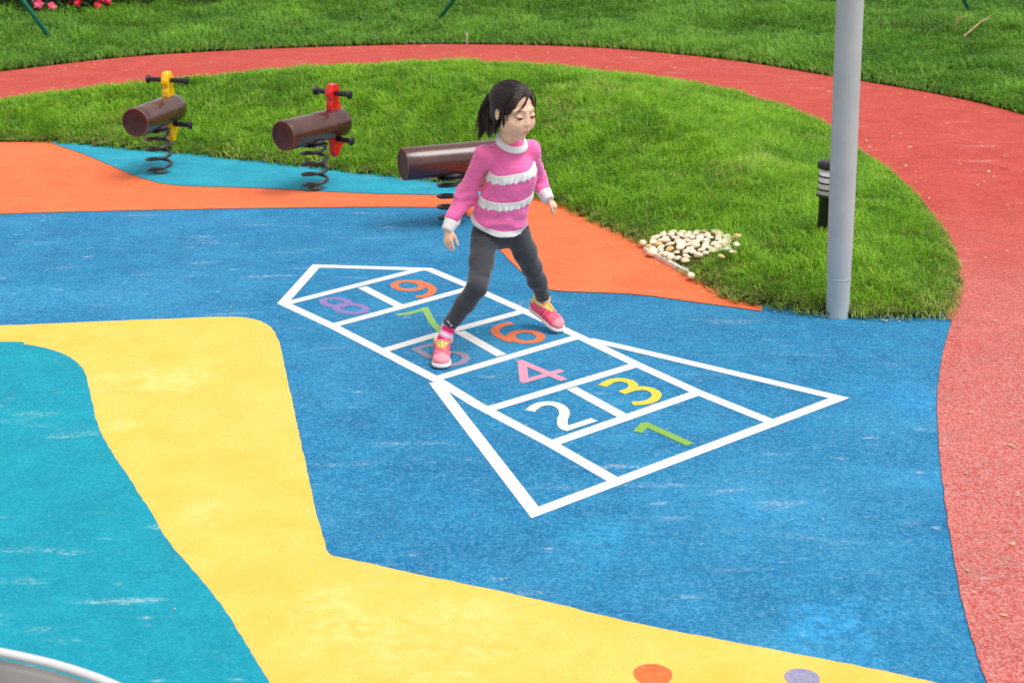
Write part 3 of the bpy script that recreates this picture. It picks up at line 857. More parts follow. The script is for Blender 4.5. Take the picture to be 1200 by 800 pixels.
M["leafg"] = plain("dark_shrub_leaf", lin((44, 66, 34)), 0.5, 0.35, 0.4, scale=30)
FLW = [plain("crimson_petal", lin((214, 22, 62)), 0.5, 0.2, 0.3), plain("pink_petal", lin((226, 84, 120)), 0.5, 0.2, 0.3), plain("peach_petal", lin((238, 150, 120)), 0.5, 0.2, 0.3)]
def shrub(px, py, rad, hgt, flowers, fm, lab, seed):
    rg = np.random.default_rng(seed)
    x, y, z = ground_at(px, py)
    e = empty("flowering_shrub", (x, y, z)); tag(e, lab, "shrub", "shrubs along the top left edge")
    V = []; F = []
    for i in range(900):
        d = rg.normal(0, 1, 3); d /= np.linalg.norm(d); d[2] = abs(d[2])
        p = d * np.array((rad, rad, hgt)) * rg.uniform(0.45, 1.0) ** 0.5 * (0.8 + 0.4 * vnoise3(np.array([d * 2.2 + seed]))[0])
        a = rg.normal(0, 1, 3); a /= np.linalg.norm(a); c = np.cross(a, rg.normal(0, 1, 3)); c /= np.linalg.norm(c)
        L = rg.uniform(0.03, 0.055); w_ = L * 0.4; o = len(V)
        V += [p - a * L, p + c * w_ + a * 0.1 * L, p + a * L, p - c * w_ + a * 0.1 * L]; F += [(o, o + 1, o + 2, o + 3)]
    obj_from("foliage", V, F, M["leafg"], e)
    b = MB()
    for i in range(5):
        a = i * 1.26 + seed; b.tube([(0, 0, -0.02), (0.3 * rad * math.cos(a), 0.3 * rad * math.sin(a), hgt * 0.4), (0.6 * rad * math.cos(a), 0.6 * rad * math.sin(a), hgt * 0.7)], [0.012, 0.009, 0.005], 6)
    b.build("stems", M["log_end"], e)
    for i in range(flowers):
        a = rg.uniform(0, 6.28); el_ = rg.uniform(0.1, 1.3)
        p = np.array((rad * math.cos(a) * math.cos(el_), rad * math.sin(a) * math.cos(el_), hgt * math.sin(el_) + 0.02)) * 1.0
        p[1] = -abs(p[1]) if rg.random() < 0.75 else p[1]
        V = []; F = []; s = rg.uniform(0.04, 0.065)
        nrm = Vector((p[0], p[1], p[2] + 0.1)).normalized(); u = nrm.orthogonal().normalized(); v = nrm.cross(u)
        for layer in (0, 1):
            for k in range(5):
                aa = k * 1.2566 + layer * 0.63; dr = u * math.cos(aa) + v * math.sin(aa); sd_ = nrm.cross(dr); o = len(V); q = s * (1 - 0.3 * layer)
                c0 = Vector(p) + nrm * 0.012 * layer
                V += [c0, c0 + dr * q * 0.6 + sd_ * q * 0.45 + nrm * q * 0.25, c0 + dr * q + nrm * q * (0.2 + 0.2 * layer), c0 + dr * q * 0.6 - sd_ * q * 0.45 + nrm * q * 0.25]
                F += [(o, o + 1, o + 2, o + 3)]
        obj_from("flower", V, F, fm[rg.integers(0, len(fm))], e)
shrub(8, 4, 0.42, 0.42, 24, [FLW[0], FLW[1]], "dark leafed shrub with pink flowers at the left frame corner", 3)
shrub(48, 10, 0.30, 0.30, 22, [FLW[2], FLW[0], FLW[1]], "shrub with peach and red flowers just right of the leaning green pole", 4)
shrub(80, 7, 0.28, 0.30, 22, [FLW[1], FLW[2], FLW[0]], "shrub with pink and peach flowers in the middle of the flower row", 5)
shrub(107, 9, 0.26, 0.36, 24, [FLW[0]], "shrub with bright crimson flowers at the right end of the flower row", 6)
shrub(150, 1, 0.5, 0.32, 0, FLW, "low dark green shrub without flowers right of the crimson one", 7)
shrub(220, -2, 0.55, 0.34, 0, FLW, "low dark green shrub without flowers, farthest right of the row", 8)

# dry twigs on the lawn at the right
M["twig"] = plain("dry_twig_bark", lin((168, 150, 110)), 0.8, 0.25, 0.2)
for (x1, y1, x2, y2, lab) in ((1116, 42, 1119, 55, "short upright dry twig on the dark lawn at the upper right"), (1128, 50, 1160, 26, "long dry twig lying on the dark lawn at the upper right")):
    a = np.array(ground_at(x1, y1)); c = np.array(ground_at(x2, y2))
    if abs(x1 - x2) < 5: c = a + np.array((0.03, 0.02, 0.15))
    a[2] += 0.06; c[2] += 0.07
    b = MB(); mid = (a + c) / 2 + np.array((0.03, 0.02, 0.03))
    b.tube([np.zeros(3), mid - a, c - a], [0.011, 0.009, 0.004], 7); b.tube([mid - a, mid - a + np.array((0.12, 0.05, 0.05))], [0.006, 0.003], 6)
    o = b.build("dry_twig", M["twig"]); o.location = a; tag(o, lab, "twig", "dry twigs on the far lawn")

# leaf crumbs strewn on the red path and the rubber
M["crumb"] = plain("dry_leaf_crumb", lin((206, 176, 128)), 0.8, 0.35, 0.2, scale=60)
V = []; F = []
def crumb(x, y, z, s):
    a = RNG.uniform(0, 6.28); u = np.array((math.cos(a), math.sin(a), RNG.uniform(-.2, .2))); v = np.array((-math.sin(a), math.cos(a), RNG.uniform(-.2, .3))); o = len(V)
    c_ = np.array((x, y, z + 0.005))
    V.extend([c_ - u * s, c_ + v * s * 0.4, c_ + u * s, c_ - v * s * 0.4]); F.append((o, o + 1, o + 2, o + 3))
path_poly = np.concatenate([OUT_ARC, inner_all[::-1]])[::3]
cnt = 0
while cnt < 420:
    P = np.array([[RNG.uniform(-6, 4.8), RNG.uniform(3, 16)]])
    if not inside(P, path_poly)[0]: continue
    dd = dist_poly(P, path_poly)[0]
    if RNG.random() > (0.9 if dd < 0.25 else 0.30): continue
    crumb(P[0, 0], P[0, 1], 0.009, RNG.uniform(0.006, 0.018) * (1 if P[0, 1] < 9 else 1.4)); cnt += 1
for i in range(140):
    q = gp(RNG.uniform(0, 1100), RNG.uniform(180, 790)); crumb(q[0], q[1], 0.013, RNG.uniform(0.003, 0.006))
for i in range(160):
    k = RNG.integers(0, len(LF)); q = np.array(LF[k]) + RNG.normal(0, 0.05, 2); crumb(q[0], q[1], 0.013, RNG.uniform(0.005, 0.013))
tag(obj_from("leaf_litter", V, F, M["crumb"]), kind="stuff")

# ------------------------------------------------------------------ implicit modelling kit (numpy surface nets)
def unit(v): v = np.asarray(v, float); return v / np.linalg.norm(v)


class Field:
    def __init__(self): self.p = []
    def cap(self, a, b, r1, r2=None, k=0.01, op="u"):
        a = np.asarray(a, float); b = np.asarray(b, float); r2 = r1 if r2 is None else r2
        ab = b - a; l2 = max(1e-12, ab @ ab)
        def f(P):
            t = np.clip(((P - a) @ ab) / l2, 0, 1)
            return np.linalg.norm(P - a - t[..., None] * ab, axis=-1) - (r1 + (r2 - r1) * t)
        m = max(r1, r2)
        self.p.append((f, np.minimum(a, b) - m, np.maximum(a, b) + m, k, op)); return self
    def chain(self, pts, rad, k=0.01, op="u"):
        for i in range(len(pts) - 1): self.cap(pts[i], pts[i + 1], rad[i], rad[i + 1], k, op)
        return self
    def ell(self, c, r, R=None, k=0.01, op="u"):
        """ellipsoid; rows of R are its local axes"""
        c = np.asarray(c, float); r = np.asarray(r, float); R = np.eye(3) if R is None else np.asarray(R)
        def f(P):
            q = (P - c) @ R.T
            k0 = np.linalg.norm(q / r, axis=-1); k1 = np.linalg.norm(q / (r * r), axis=-1)
            return k0 * (k0 - 1.0) / np.maximum(k1, 1e-9)
        m = r.max()
        self.p.append((f, c - m, c + m, k, op)); return self
    def ecap(self, a, b, r1, r2, R, s, k=0.02, op="u"):
        """tapered capsule flattened along the local axis R[1] by the factor s"""
        R = np.asarray(R); S = np.diag([1, s, 1]) @ R
        a0 = np.asarray(a, float); b0 = np.asarray(b, float); a1 = S @ a0; b1 = S @ b0; ab = b1 - a1; l2 = max(1e-12, ab @ ab)
        def f(P):
            q = P @ S.T; t = np.clip(((q - a1) @ ab) / l2, 0, 1)
            return (np.linalg.norm(q - a1 - t[..., None] * ab, axis=-1) - (r1 + (r2 - r1) * t)) / (0.5 + 0.5 * s)
        m = max(r1, r2)
        self.p.append((f, np.minimum(a0, b0) - m, np.maximum(a0, b0) + m, k, op)); return self
    def half(self, c, n, k=0.004):
        """keep the side the normal points away from"""
        c = np.asarray(c, float); n = unit(n)
        self.p.append((lambda P: (P - c) @ n, None, None, k, "i")); return self
    def disp(self, fun): self.p.append((fun, None, None, 0, "d")); return self
    @staticmethod
    def comb(d, e, k, op):
        if op == "d": return d + e
        if op == "u":
            h = np.maximum(k - np.abs(d - e), 0) / max(k, 1e-9); return np.minimum(d, e) - h * h * k * 0.25
        if op == "s": e = -e
        h = np.maximum(k - np.abs(d - e), 0) / max(k, 1e-9); return np.maximum(d, e) + h * h * k * 0.25
    def at(self, P):
        d = np.full(P.shape[:-1], 9.0)
        for f, lo, hi, k, op in self.p: d = self.comb(d, f(P), k, op)
        return d
    def mesh(self, step, pad=0.012):
        L = np.min([p[1] for p in self.p if p[1] is not None and p[4] == "u"], axis=0) - pad
        Hh = np.max([p[2] for p in self.p if p[1] is not None and p[4] == "u"], axis=0) + pad
        N = np.ceil((Hh - L) / step).astype(int) + 1
        ax = [L[i] + np.arange(N[i]) * step for i in range(3)]
        D = np.full(N, 0.5, np.float32)
        for f, lo, hi, k, op in self.p:
            if lo is None: sl = [slice(0, n) for n in N]
            else:
                m = k + 2.5 * step
                sl = [slice(max(0, int((lo[i] - m - L[i]) / step)), min(N[i], int((hi[i] + m - L[i]) / step) + 2)) for i in range(3)]
            sub = D[sl[0], sl[1], sl[2]]
            if op == "d":
                w = np.abs(sub) < 0.03
                I = np.argwhere(w); P = np.stack([ax[i][sl[i]][I[:, i]] for i in range(3)], -1)
                if len(P): sub[w] += f(P)
                continue
            X = np.stack(np.meshgrid(*[ax[i][sl[i]] for i in range(3)], indexing="ij"), -1)
            D[sl[0], sl[1], sl[2]] = self.comb(sub, f(X), k, op)
        return nets(D, L, step)


def nets(D, lo, step):
    S = D < 0
    c = np.zeros(np.array(S.shape) - 1, np.int8)
    cor = [(i, j, k) for i in (0, 1) for j in (0, 1) for k in (0, 1)]
    sl = lambda i, n: slice(i, n - 1 + i)
    for (i, j, k) in cor: c += S[sl(i, S.shape[0]), sl(j, S.shape[1]), sl(k, S.shape[2])]
    I = np.argwhere((c > 0) & (c < 8))
    vals = np.stack([D[I[:, 0] + i, I[:, 1] + j, I[:, 2] + k] for (i, j, k) in cor], 1).astype(float)
    acc = np.zeros((len(I), 3)); cnt = np.zeros(len(I))
    for a in range(8):
        for b in range(a + 1, 8):
            da = np.abs(np.array(cor[a]) - np.array(cor[b]))
            if da.sum() != 1: continue
            va, vb = vals[:, a], vals[:, b]; m = (va < 0) != (vb < 0)
            t = np.where(m, va / np.where(m, va - vb, 1), 0)
            p = np.array(cor[a]) + t[:, None] * (np.array(cor[b]) - np.array(cor[a]))
            acc += p * m[:, None]; cnt += m
    V = lo + (I + acc / cnt[:, None]) * step
    sh = c.shape; flat = (I[:, 0] * sh[1] + I[:, 1]) * sh[2] + I[:, 2]
    Q = []
    for ax in range(3):
        s0 = [slice(None)] * 3; s1 = [slice(None)] * 3; s0[ax] = slice(0, -1); s1[ax] = slice(1, None)
        a = S[tuple(s0)]; b = S[tuple(s1)]
        E = np.argwhere(a != b); E = E[(E[:, (ax + 1) % 3] > 0) & (E[:, (ax + 2) % 3] > 0)]
        E = E[(E < np.array(sh)).all(1)]
        fl = a[tuple(E.T)]
        u = np.zeros(3, int); v = np.zeros(3, int); u[(ax + 1) % 3] = 1; v[(ax + 2) % 3] = 1
        ids = []
        for o in (0 * u, u, u + v, v):
            q = E - (u + v) + o
            ids.append(np.searchsorted(flat, (q[:, 0] * sh[1] + q[:, 1]) * sh[2] + q[:, 2]))
        q = np.stack(ids, 1); q[~fl] = q[~fl][:, ::-1]; Q.append(q)
    return V, np.concatenate(Q)


def sdf_obj(name, VQ, mats, parent, fmat=None):
    V, Q = VQ
    me = fast_mesh(name, V - BASE, Q, np.zeros((0, 3), int), mats)
    if fmat is not None:
        cen = V[Q].mean(1); me.polygons.foreach_set("material_index", fmat(cen).astype(np.int32))
    o = bpy.data.objects.new(name, me); COL.objects.link(o); o.parent = parent
    return o


# ------------------------------------------------------------------ the girl
BASE = np.array((-0.07, 6.3, 0.0))
girl = empty("person", BASE)
tag(girl, "young girl in pink sweater and charcoal leggings striding across the hopscotch, looking down", "girl")

M["skin"] = NT("skin"); _t = M["skin"]; _v = _t.pos()
M["skin"] = _t.finish(_t.mix(_t.ramp(_t.noise(_v, 26, 3), 0.3, 0.7), lin((236, 188, 158)), lin((243, 202, 174))), 0.48, None, 0.35, sss=0.2)
M["lips"] = plain("lips", lin((218, 142, 128)), 0.4, 0.06, 0.4)
M["hair"] = plain("black_brown_hair", lin((46, 34, 32)), 0.38, 0.3, 0.5, scale=60)
M["hair_wisp"] = plain("brown_hair_wisp", lin((74, 50, 40)), 0.45, 0.2, 0.4, scale=60)
M["lash"] = plain("dark_lashes", lin((44, 28, 26)), 0.5, 0.05, 0.3)
M["brow"] = plain("brown_eyebrow", lin((112, 82, 68)), 0.6, 0.1, 0.2)


def cloth(name, c, rib=None, scale=900, var=0.07, rough=0.85, sheen=0.25, bstr=0.25, wrinkle=0.0):
    t = NT(name); v = t.pos()
    a = t.noise(v, 18, 4, 0.6); f = t.noise(v, scale, 2, 0.7)
    col = t.mix(t.ramp(a, 0.25, 0.75), tuple(x * (1 - var) for x in c), tuple(min(0.95, x * (1 + var)) for x in c))
    col = t.mix(t.math("MULTIPLY", t.ramp(f, 0.45, 0.7), 0.16), col, tuple(min(0.95, x * 1.4 + 0.02) for x in c))
    wr = t.noise(t.pos(scale=(1.0, 1.0, 2.2), rot=(0.5, 0.6, 0.3)), 22, 3, 0.55)
    return t.finish(col, rough, t.bump(f, bstr, 0.001, t.bump(wr, wrinkle, 0.012)), 0.2, sheen=sheen)

M["pink"] = cloth("pink_knit", lin((249, 114, 176)), wrinkle=0.6)
M["white_knit"] = cloth("white_rib_knit", (0.78, 0.76, 0.76), scale=500, sheen=0.1)
M["ruffle"] = cloth("white_lace", (0.78, 0.76, 0.75), scale=260, var=0.12, sheen=0.1, bstr=0.6)
M["charcoal"] = cloth("charcoal_jersey", lin((62, 63, 68)), var=0.10, wrinkle=0.35)
M["shoe_pink"] = cloth("pink_mesh_shoe", lin((240, 100, 128)), scale=500, var=0.1, rough=0.65, sheen=0)
M["shoe_pale"] = cloth("pale_pink_strap", lin((246, 146, 160)), scale=500, rough=0.6, sheen=0)
M["shoe_yellow"] = cloth("yellow_shoe_lining", lin((244, 214, 124)), scale=500, rough=0.7, sheen=0)
M["sole"] = plain("white_shoe_sole", (0.78, 0.76, 0.74), 0.6, 0.1, 0.4, scale=40)
M["sock_m"] = cloth("magenta_sock", lin((216, 26, 110)), scale=500)
M["sock_w"] = cloth("white_sock_stripe", (0.78, 0.74, 0.77), scale=500)
M["sock_p"] = cloth("pink_sock_stripe", lin((240, 150, 196)), scale=500)
M["sock_g"] = cloth("grey_sock", lin((120, 116, 116)), scale=500)

# skeleton
R_ank = wp(524, 385, 6.15); R_knee = wp(560, 335, 6.10); R_hip = wp(569, 273, 6.31)
L_hip = wp(604, 271, 6.34); L_knee = wp(624, 314, 6.41); L_ank = wp(636, 354, 6.60)
L_TOE = np.array((*gp(658, 391), .012)); L_DIR = unit((.70, -.52, -.42)); L_HEEL = L_TOE - L_DIR * .212
L_UP = unit(np.array((0, 0, 1.0)) - L_DIR * L_DIR[2]); L_ank = L_HEEL + L_DIR * .055 + L_UP * .088
print('LANK', L_ank, wp(636, 354, 6.53))
pelvis = wp(586, 263, 6.325); waist = wp(592, 232, 6.30); chest = wp(601, 200, 6.265)
nbase = wp(600, 164, 6.245)
R_sh = wp(567, 181, 6.235); R_el = wp(546, 228, 6.29); R_wr = wp(526, 266, 6.21)
L_sh = wp(626, 173, 6.31); L_el = wp(628, 208, 6.50); L_wr = wp(641, 231, 6.43)
TY = math.radians(18); TL = np.array((math.cos(TY), math.sin(TY), 0)); TF = np.array((math.sin(TY), -math.cos(TY), 0))
spine = unit(chest - pelvis); TF = unit(TF - spine * (TF @ spine)); TL = np.cross(TF, spine) * -1; TL = unit(TL)
if TL[0] < 0: TL = -TL
TR = np.array((TL, TF, spine))

# head frame
PSI, TH = math.radians(40), math.radians(9)
HF = np.array((math.sin(PSI) * math.cos(TH), -math.cos(PSI) * math.cos(TH), -math.sin(TH)))
HL = np.array((math.cos(PSI), math.sin(PSI), 0.0)); HU = np.cross(HF, HL); HU = HU if HU[2] > 0 else -HU
HS = 1.10
HC = wp(620, 137.5, 6.105) - 0.097 * HS * HF
HR = np.array((HL, HF, HU))
def Hp(x, y, z): return HC + HS * (x * HL + y * HF + z * HU)
def toH(P): return ((P - HC) @ HR.T) / HS


def add_head(F):
    F.ell(Hp(0, -.012, .030), HS * np.array((.070, .088, .066)), HR, 0.01)
    F.ell(Hp(0, .028, -.028), HS * np.array((.0585, .060, .072)), HR, 0.02)
    for s in (-1, 1):
        F.ell(Hp(s * .034, .0575, -.038), HS * np.array((.028, .026, .028)), HR, 0.026)
        F.ell(Hp(s * .040, .020, -.062), HS * np.array((.020, .030, .022)), HR, 0.02)
    F.ell(Hp(0, .064, -.092), HS * np.array((.017, .016, .013)), HR, 0.022)
    for s in (-1, 1): F.cap(Hp(s * .014, .0785, .020), Hp(s * .044, .062, .016), HS * .009, HS * .008, 0.02)
    for s in (-1, 1): F.ell(Hp(s * .032, .099, -.002), HS * np.array((.017, .013, .011)), HR, 0.014, "s")
    for s in (-1, 1): F.ell(Hp(s * .031, .0735, -.002), HS * np.array((.0165, .0125, .0115)), HR, 0.006)
    F.cap(Hp(0, .084, .004), Hp(0, .0925, -.031), HS * .0065, HS * .0082, 0.011)
    for s in (-1, 1): F.ell(Hp(s * .0088, .0870, -.0345), HS * np.array((.0058, .0070, .0054)), HR, 0.006)
    F.ell(Hp(0, .0745, -.061), HS * np.array((.022, .013, .014)), HR, 0.018)
    F.cap(Hp(-.012, .0835, -.0600), Hp(.012, .0835, -.0600), HS * .0036, None, 0.005)
    F.cap(Hp(-.010, .0835, -.0680), Hp(.010, .0835, -.0680), HS * .0042, None, 0.005)
    F.cap(Hp(-.018, .0925, -.0640), Hp(.018, .0925, -.0640), HS * .0020, None, 0.004, "s")
    for s in (-1, 1):
        ax = np.array((unit(HL * s * 0.9 - HF * 0.45), unit(HF * 0.9 + HL * s * 0.45), HU))
        F.ell(Hp(s * .071, -.012, -.008), HS * np.array((.008, .017, .029)), ax, 0.008)
        F.ell(Hp(s * .078, -.006, -.006), HS * np.array((.006, .009, .016)), ax, 0.006, "s")


def hand(F, wr, D, W_, palm, curl, spread=0.03, thumb_in=0.5, sc=1.0):
    D = unit(D); W_ = unit(W_ - D * (W_ @ D)); N = np.cross(D, W_); N = N * (1 if N @ palm > 0 else -1)
    R = np.array((W_, N, D))
    F.ell(wr + D * .030 * sc, sc * np.array((.0245, .0115, .033)), R, 0.012)
    F.ell(wr + D * .050 * sc, sc * np.array((.0265, .0100, .016)), R, 0.010)
    for i, (o, L, r) in enumerate(((.0215, .043, .0058), (.0072, .048, .0060), (-.0072, .045, .0058), (-.0205, .036, .0052))):
        p = wr + D * (.060 - .004 * abs(i - 1)) * sc + W_ * o * sc
        d = unit(D + W_ * o * spread / .02)
        for j, (fr, rr) in enumerate(((.44, 1.0), (.31, .92), (.25, .82))):
            c_ = curl[j] * (1 + 0.15 * (i - 1))
            d = unit(d * math.cos(c_) + N * math.sin(c_))
            q = p + d * L * fr * sc
            F.cap(p, q, r * rr * sc, r * (rr - .08) * sc, 0.0035); p = q
    p = wr + D * .016 * sc + W_ * .020 * sc + N * .004
    for L, r, tw in ((.024, .0082, .5), (.021, .0068, .25), (.017, .0062, .2)):
        d = unit(D * (1 - .3 * tw) + W_ * tw + N * thumb_in * (1 - tw)); q = p + d * L * sc; F.cap(p, q, r * sc, r * .92 * sc, 0.005); p = q


body = Field()
add_head(body)
body.cap(Hp(0, -.022, -.060), nbase - spine * .03, .039, .041, 0.02)
body.ecap(nbase - spine * .085, waist, .060, .075, TR, 1.35, 0.03)
body.ecap(waist, pelvis, .080, .090, TR, 1.3, 0.03)
body.chain([R_sh, R_el, R_wr], [.034, .027, .0205], 0.02); body.chain([L_sh - TL * .02 - spine * .014, L_el, L_wr], [.026, .025, .0205], 0.02)
body.chain([R_hip, R_knee, R_ank, R_ank - np.array((0, 0, .05))], [.052, .038, .028, .028], 0.015)
body.chain([L_hip, L_knee, L_ank, L_ank + np.array((-.01, 0.0, -.05))], [.052, .038, .028, .028], 0.015)
hand(body, R_wr + unit(wp(524, 282, 6.19) - R_wr) * .012, wp(525, 300, 6.165) - R_wr, TF * 0.85 + TL * 0.55, TL * 0.85 - TF * 0.5, (.32, .46, .38), sc=0.96)
hand(body, L_wr + np.array((.006, -.004, -.008)), np.array((.50, .20, -.55)), np.array((.1, -.9, -.3)), np.array((-.7, -.2, -.6)), (.85, .95, .7), sc=0.86)
headF = Field(); add_head(headF)


def body_mat(c):
    q = toH(c); lips = (np.abs(q[:, 0]) < .0145) & (q[:, 1] > .079) & (q[:, 2] < -.0560 - 18 * q[:, 0] ** 2 * 0.2) & (q[:, 2] > -.0720 + 14 * q[:, 0] ** 2)
    return lips.astype(int)
sdf_obj("body", body.mesh(0.0026), [M["skin"], M["lips"]], girl, body_mat)


def on_face(x, z, lift=0.0):
    ys = np.linspace(.14, .0, 400); P = Hp(0, 0, 0) + HS * (x * HL + ys[:, None] * HF + z * HU)
    d = headF.at(P); i = np.argmax(d < 0)
    return HC + HS * (x * HL + (ys[i] + lift) * HF + z * HU)

for s in (-1, 1):
    b = MB(); xs = np.linspace(-.0165, .0165, 9)
    pts = [on_face(s * .032 + x, -.0040 - .0030 * (1 - (x / .0165) ** 2) + .0012 * s * x / .015, .0010) for x in xs]
    b.tube(pts, [.0009, .0019, .0025, .0028, .0029, .0028, .0025, .0020, .0010], 8)
    b.build("eyelashes", M["lash"], girl, off=BASE)
    b = MB(); pts = [on_face(s * .032 + x, -.0084 - .0014 * (1 - (x / .010) ** 2), .0002) for x in np.linspace(-.010, .010, 7)]
    b.tube(pts, [.0008, .0024, .0034, .0037, .0034, .0024, .0008], 8); b.build("eye", M["lash"], girl, off=BASE)
    b = MB(); pts = [on_face(s * x, z, .0004) for x, z in ((.014, .0185), (.022, .0215), (.031, .0235), (.040, .0225), (.047, .0185))]
    b.tube(pts, [.0009, .0014, .0015, .0012, .0005], 8); b.build("eyebrow", M["brow"], girl, off=BASE)

# hair: cap, combed strands, ponytail
hair = Field()
hair.ell(Hp(0, -.016, .033), HS * np.array((.0795, .0975, .0770)), HR, 0.01)
hair.ell(Hp(0, -.060, -.030), HS * np.array((.058, .045, .050)), HR, 0.03)
hair.ell(Hp(0.004, .100, -.014), HS * np.array((.064, .085, .100)), HR, 0.008, "s")
for s in (-1, 1): hair.ell(Hp(s * .085, .000, -.030), HS * np.array((.022, .030, .040)), HR, 0.006, "s")
hair.ell(Hp(0, .0, -.115), HS * np.array((.09, .09, .055)), HR, 0.01, "s")
hair.disp(lambda P: 0.0016 * np.sin(60 * np.arctan2(toH(P)[:, 2] - .03, toH(P)[:, 0] + 1e-6) + 9 * vnoise3(P * 25)) - 0.0008)
hv, hq = hair.mesh(0.0026)
HM = MB()
TIE = np.array((-.022, -.108, .022))
def hair_surf(d):
    c = np.array((0, -.016, .033)); r = np.array((.0795, .0975, .0770)); d = unit(d)
    return c, d, 1 / np.linalg.norm(d / r)
rg = np.random.default_rng(5)
tdir = unit(TIE - np.array((0, -.016, .033)))
for i in range(1100):
    a = rg.uniform(-math.pi * 0.97, math.pi * 0.97)
    # start near the hairline: around the face opening, seen from the crown
    el0 = rg.uniform(-.25, 1.0)
    st = unit(np.array((math.sin(a) * math.cos(el0), math.cos(a) * math.cos(el0) * 0.9 + 0.15, math.sin(el0) * 0.9 + 0.22)))
    ang = math.acos(np.clip(st @ tdir, -1, 1)); pts = []
    lift = rg.uniform(-.0006, .0022)
    n_ = 12
    for k in range(n_):
        t = k / (n_ - 1); t2 = t * rg.uniform(0.97, 1.0) if k == n_ - 1 else t
        d = (math.sin((1 - t2) * ang) * st + math.sin(t2 * ang) * tdir) / max(1e-6, math.sin(ang))
        c, d, rr = hair_surf(d); p = c + d * (rr + lift + .0015 * math.sin(3.1 * t))
        pts.append(p)
    pts = np.array(pts)
    # keep only what lies on the scalp side of the hairline
    ok = ((pts - np.array((0.004, .100, -.014))) / np.array((.064, .085, .100)))
    m = (np.linalg.norm(ok, axis=1) > 0.97) & (pts[:, 2] > -.045)
    for s in (-1, 1): m &= np.linalg.norm((pts - np.array((s * .085, 0, -.030))) / np.array((.022, .030, .040)), axis=1) > 0.98
    k0 = np.argmax(m)
    if not m[k0:].all() or n_ - k0 < 4: continue
    pts = pts[k0:]
    HM.tube([Hp(*p) for p in pts], np.linspace(.0009, .0007, len(pts)) * HS, 5)
def lock(pts, r0, n, spread, seed, rad=.0012, per=5):
    rr = np.random.default_rng(seed); P = spline(pts, per)
    for i in range(n):
        o = rr.normal(0, 1, 3); o /= max(1, np.linalg.norm(o)); o *= rr.uniform(.3, 1)
        fr = rr.uniform(.72, 1.0); L = max(5, int(len(P) * fr)); q = []
        ph = rr.uniform(0, 6.28); am = rr.uniform(.001, .004)
        for k in range(L):
            t = k / (len(P) - 1); w_ = spread(t)
            q.append(P[k] + o * w_ + np.array((math.sin(ph + 7 * t), math.cos(ph * 1.3 + 6 * t), 0)) * am * t)
        HM.tube(q, [rad * HS * (1 - .75 * (k / (L - 1)) ** 2) for k in range(L)], 5)
tie = Hp(*TIE)
T1 = wp(572, 123, tie[1] + .030); T2 = wp(566, 138, tie[1] + .035); T3 = wp(565, 152, tie[1] + .02); T4 = wp(560, 165, tie[1] + .0)
lock([tie + .02 * HF, tie, T1, T2, T3, T4], 0, 480, lambda t: .010 + .024 * math.sin(math.pi * min(1, t * 1.1)) ** 0.8 * (1 - .35 * t), 3, .0010)
lock([tie, wp(575, 122, tie[1] + .02), wp(573, 138, tie[1] - .0), wp(574, 152, tie[1] - .02), wp(573, 163, tie[1] - .03)], 0, 170, lambda t: .010 + .017 * math.sin(math.pi * t), 4, .0014)
lock([Hp(-.055, -.06, .0), wp(585, 140, HC[1] + .01), wp(580, 150, HC[1] - .01), wp(578, 158, HC[1] - .03)], 0, 110, lambda t: .012 + .012 * t, 6, .0013)
# side lock in front of her ear and loose wisps
lock([Hp(-.056, .040, .085), Hp(-.075, .030, .045), Hp(-.073, .022, .005), Hp(-.066, .022, -.035), Hp(-.062, .026, -.062)], 0, 60, lambda t: .011 * (1 - .55 * t), 8, .0012)
for o_ in range(len(hq)): pass
nb_ = len(HM.v)
HV = np.concatenate([np.array(HM.v), hv]); tubes_f = HM.f
q4 = np.array([f for f in tubes_f if len(f) == 4]); HQ = np.concatenate([q4, hq + nb_])
me = fast_mesh("hair", HV - BASE, HQ, np.zeros((0, 3), int), M["hair"])
ho = bpy.data.objects.new("hair", me); COL.objects.link(ho); ho.parent = girl
HM = MB()
lock([Hp(.012, .050, .118), Hp(-.010, .088, .088), Hp(-.030, .094, .055), Hp(-.047, .080, .020), Hp(-.058, .062, -.012)], 0, 16, lambda t: .003 + .006 * t, 9, .0009)
lock([Hp(-.010, .080, .092), Hp(-.026, .097, .060), Hp(-.036, .093, .030)], 0, 7, lambda t: .002 + .005 * t, 10, .0008)
lock([Hp(-.050, .055, .075), Hp(-.066, .045, .035), Hp(-.066, .040, .000), Hp(-.060, .042, -.040)], 0, 14, lambda t: .004 + .004 * t, 12, .0008)
lock([Hp(.030, .060, .095), Hp(.048, .070, .060), Hp(.056, .060, .02), Hp(.058, .05, -.02)], 0, 14, lambda t: .003 + .004 * t, 11, .0009)
for i in range(46):
    a = rg.uniform(-2.6, 2.6); e_ = rg.uniform(.1, 1.2)
    d0 = unit(np.array((math.sin(a) * math.cos(e_), math.cos(a) * math.cos(e_) * .6 - .1, math.sin(e_))))
    q = []; lf = rg.uniform(.001, .007); bd = rg.normal(0, .25, 3)
    for k in range(8):
        t = k / 7; d = unit(d0 * (1 - t * .45) + tdir * t * .45 + bd * t * .4); c, d, rr = hair_surf(d); q.append(Hp(*(c + d * (rr + .0005 + lf * math.sin(math.pi * t)))))
    HM.tube(q, [.00065] * 6 + [.0005, .0002], 4)
lock([tie, wp(570, 126, tie[1] + .03), wp(561, 142, tie[1] + .03), wp(558, 156, tie[1] + .02), wp(556, 167, tie[1] + .01)], 0, 26, lambda t: .016 + .016 * t, 21, .0007)
HM.build("loose_wisps", M["hair_wisp"], ho, off=BASE)
b = MB(); tz = unit(T1 - tie)
b.tube([tie + .015 * (math.cos(a) * np.cross(tz, HU) + math.sin(a) * np.cross(tz, np.cross(tz, HU))) for a in np.linspace(0, 2 * math.pi, 25)], .0062, 8)
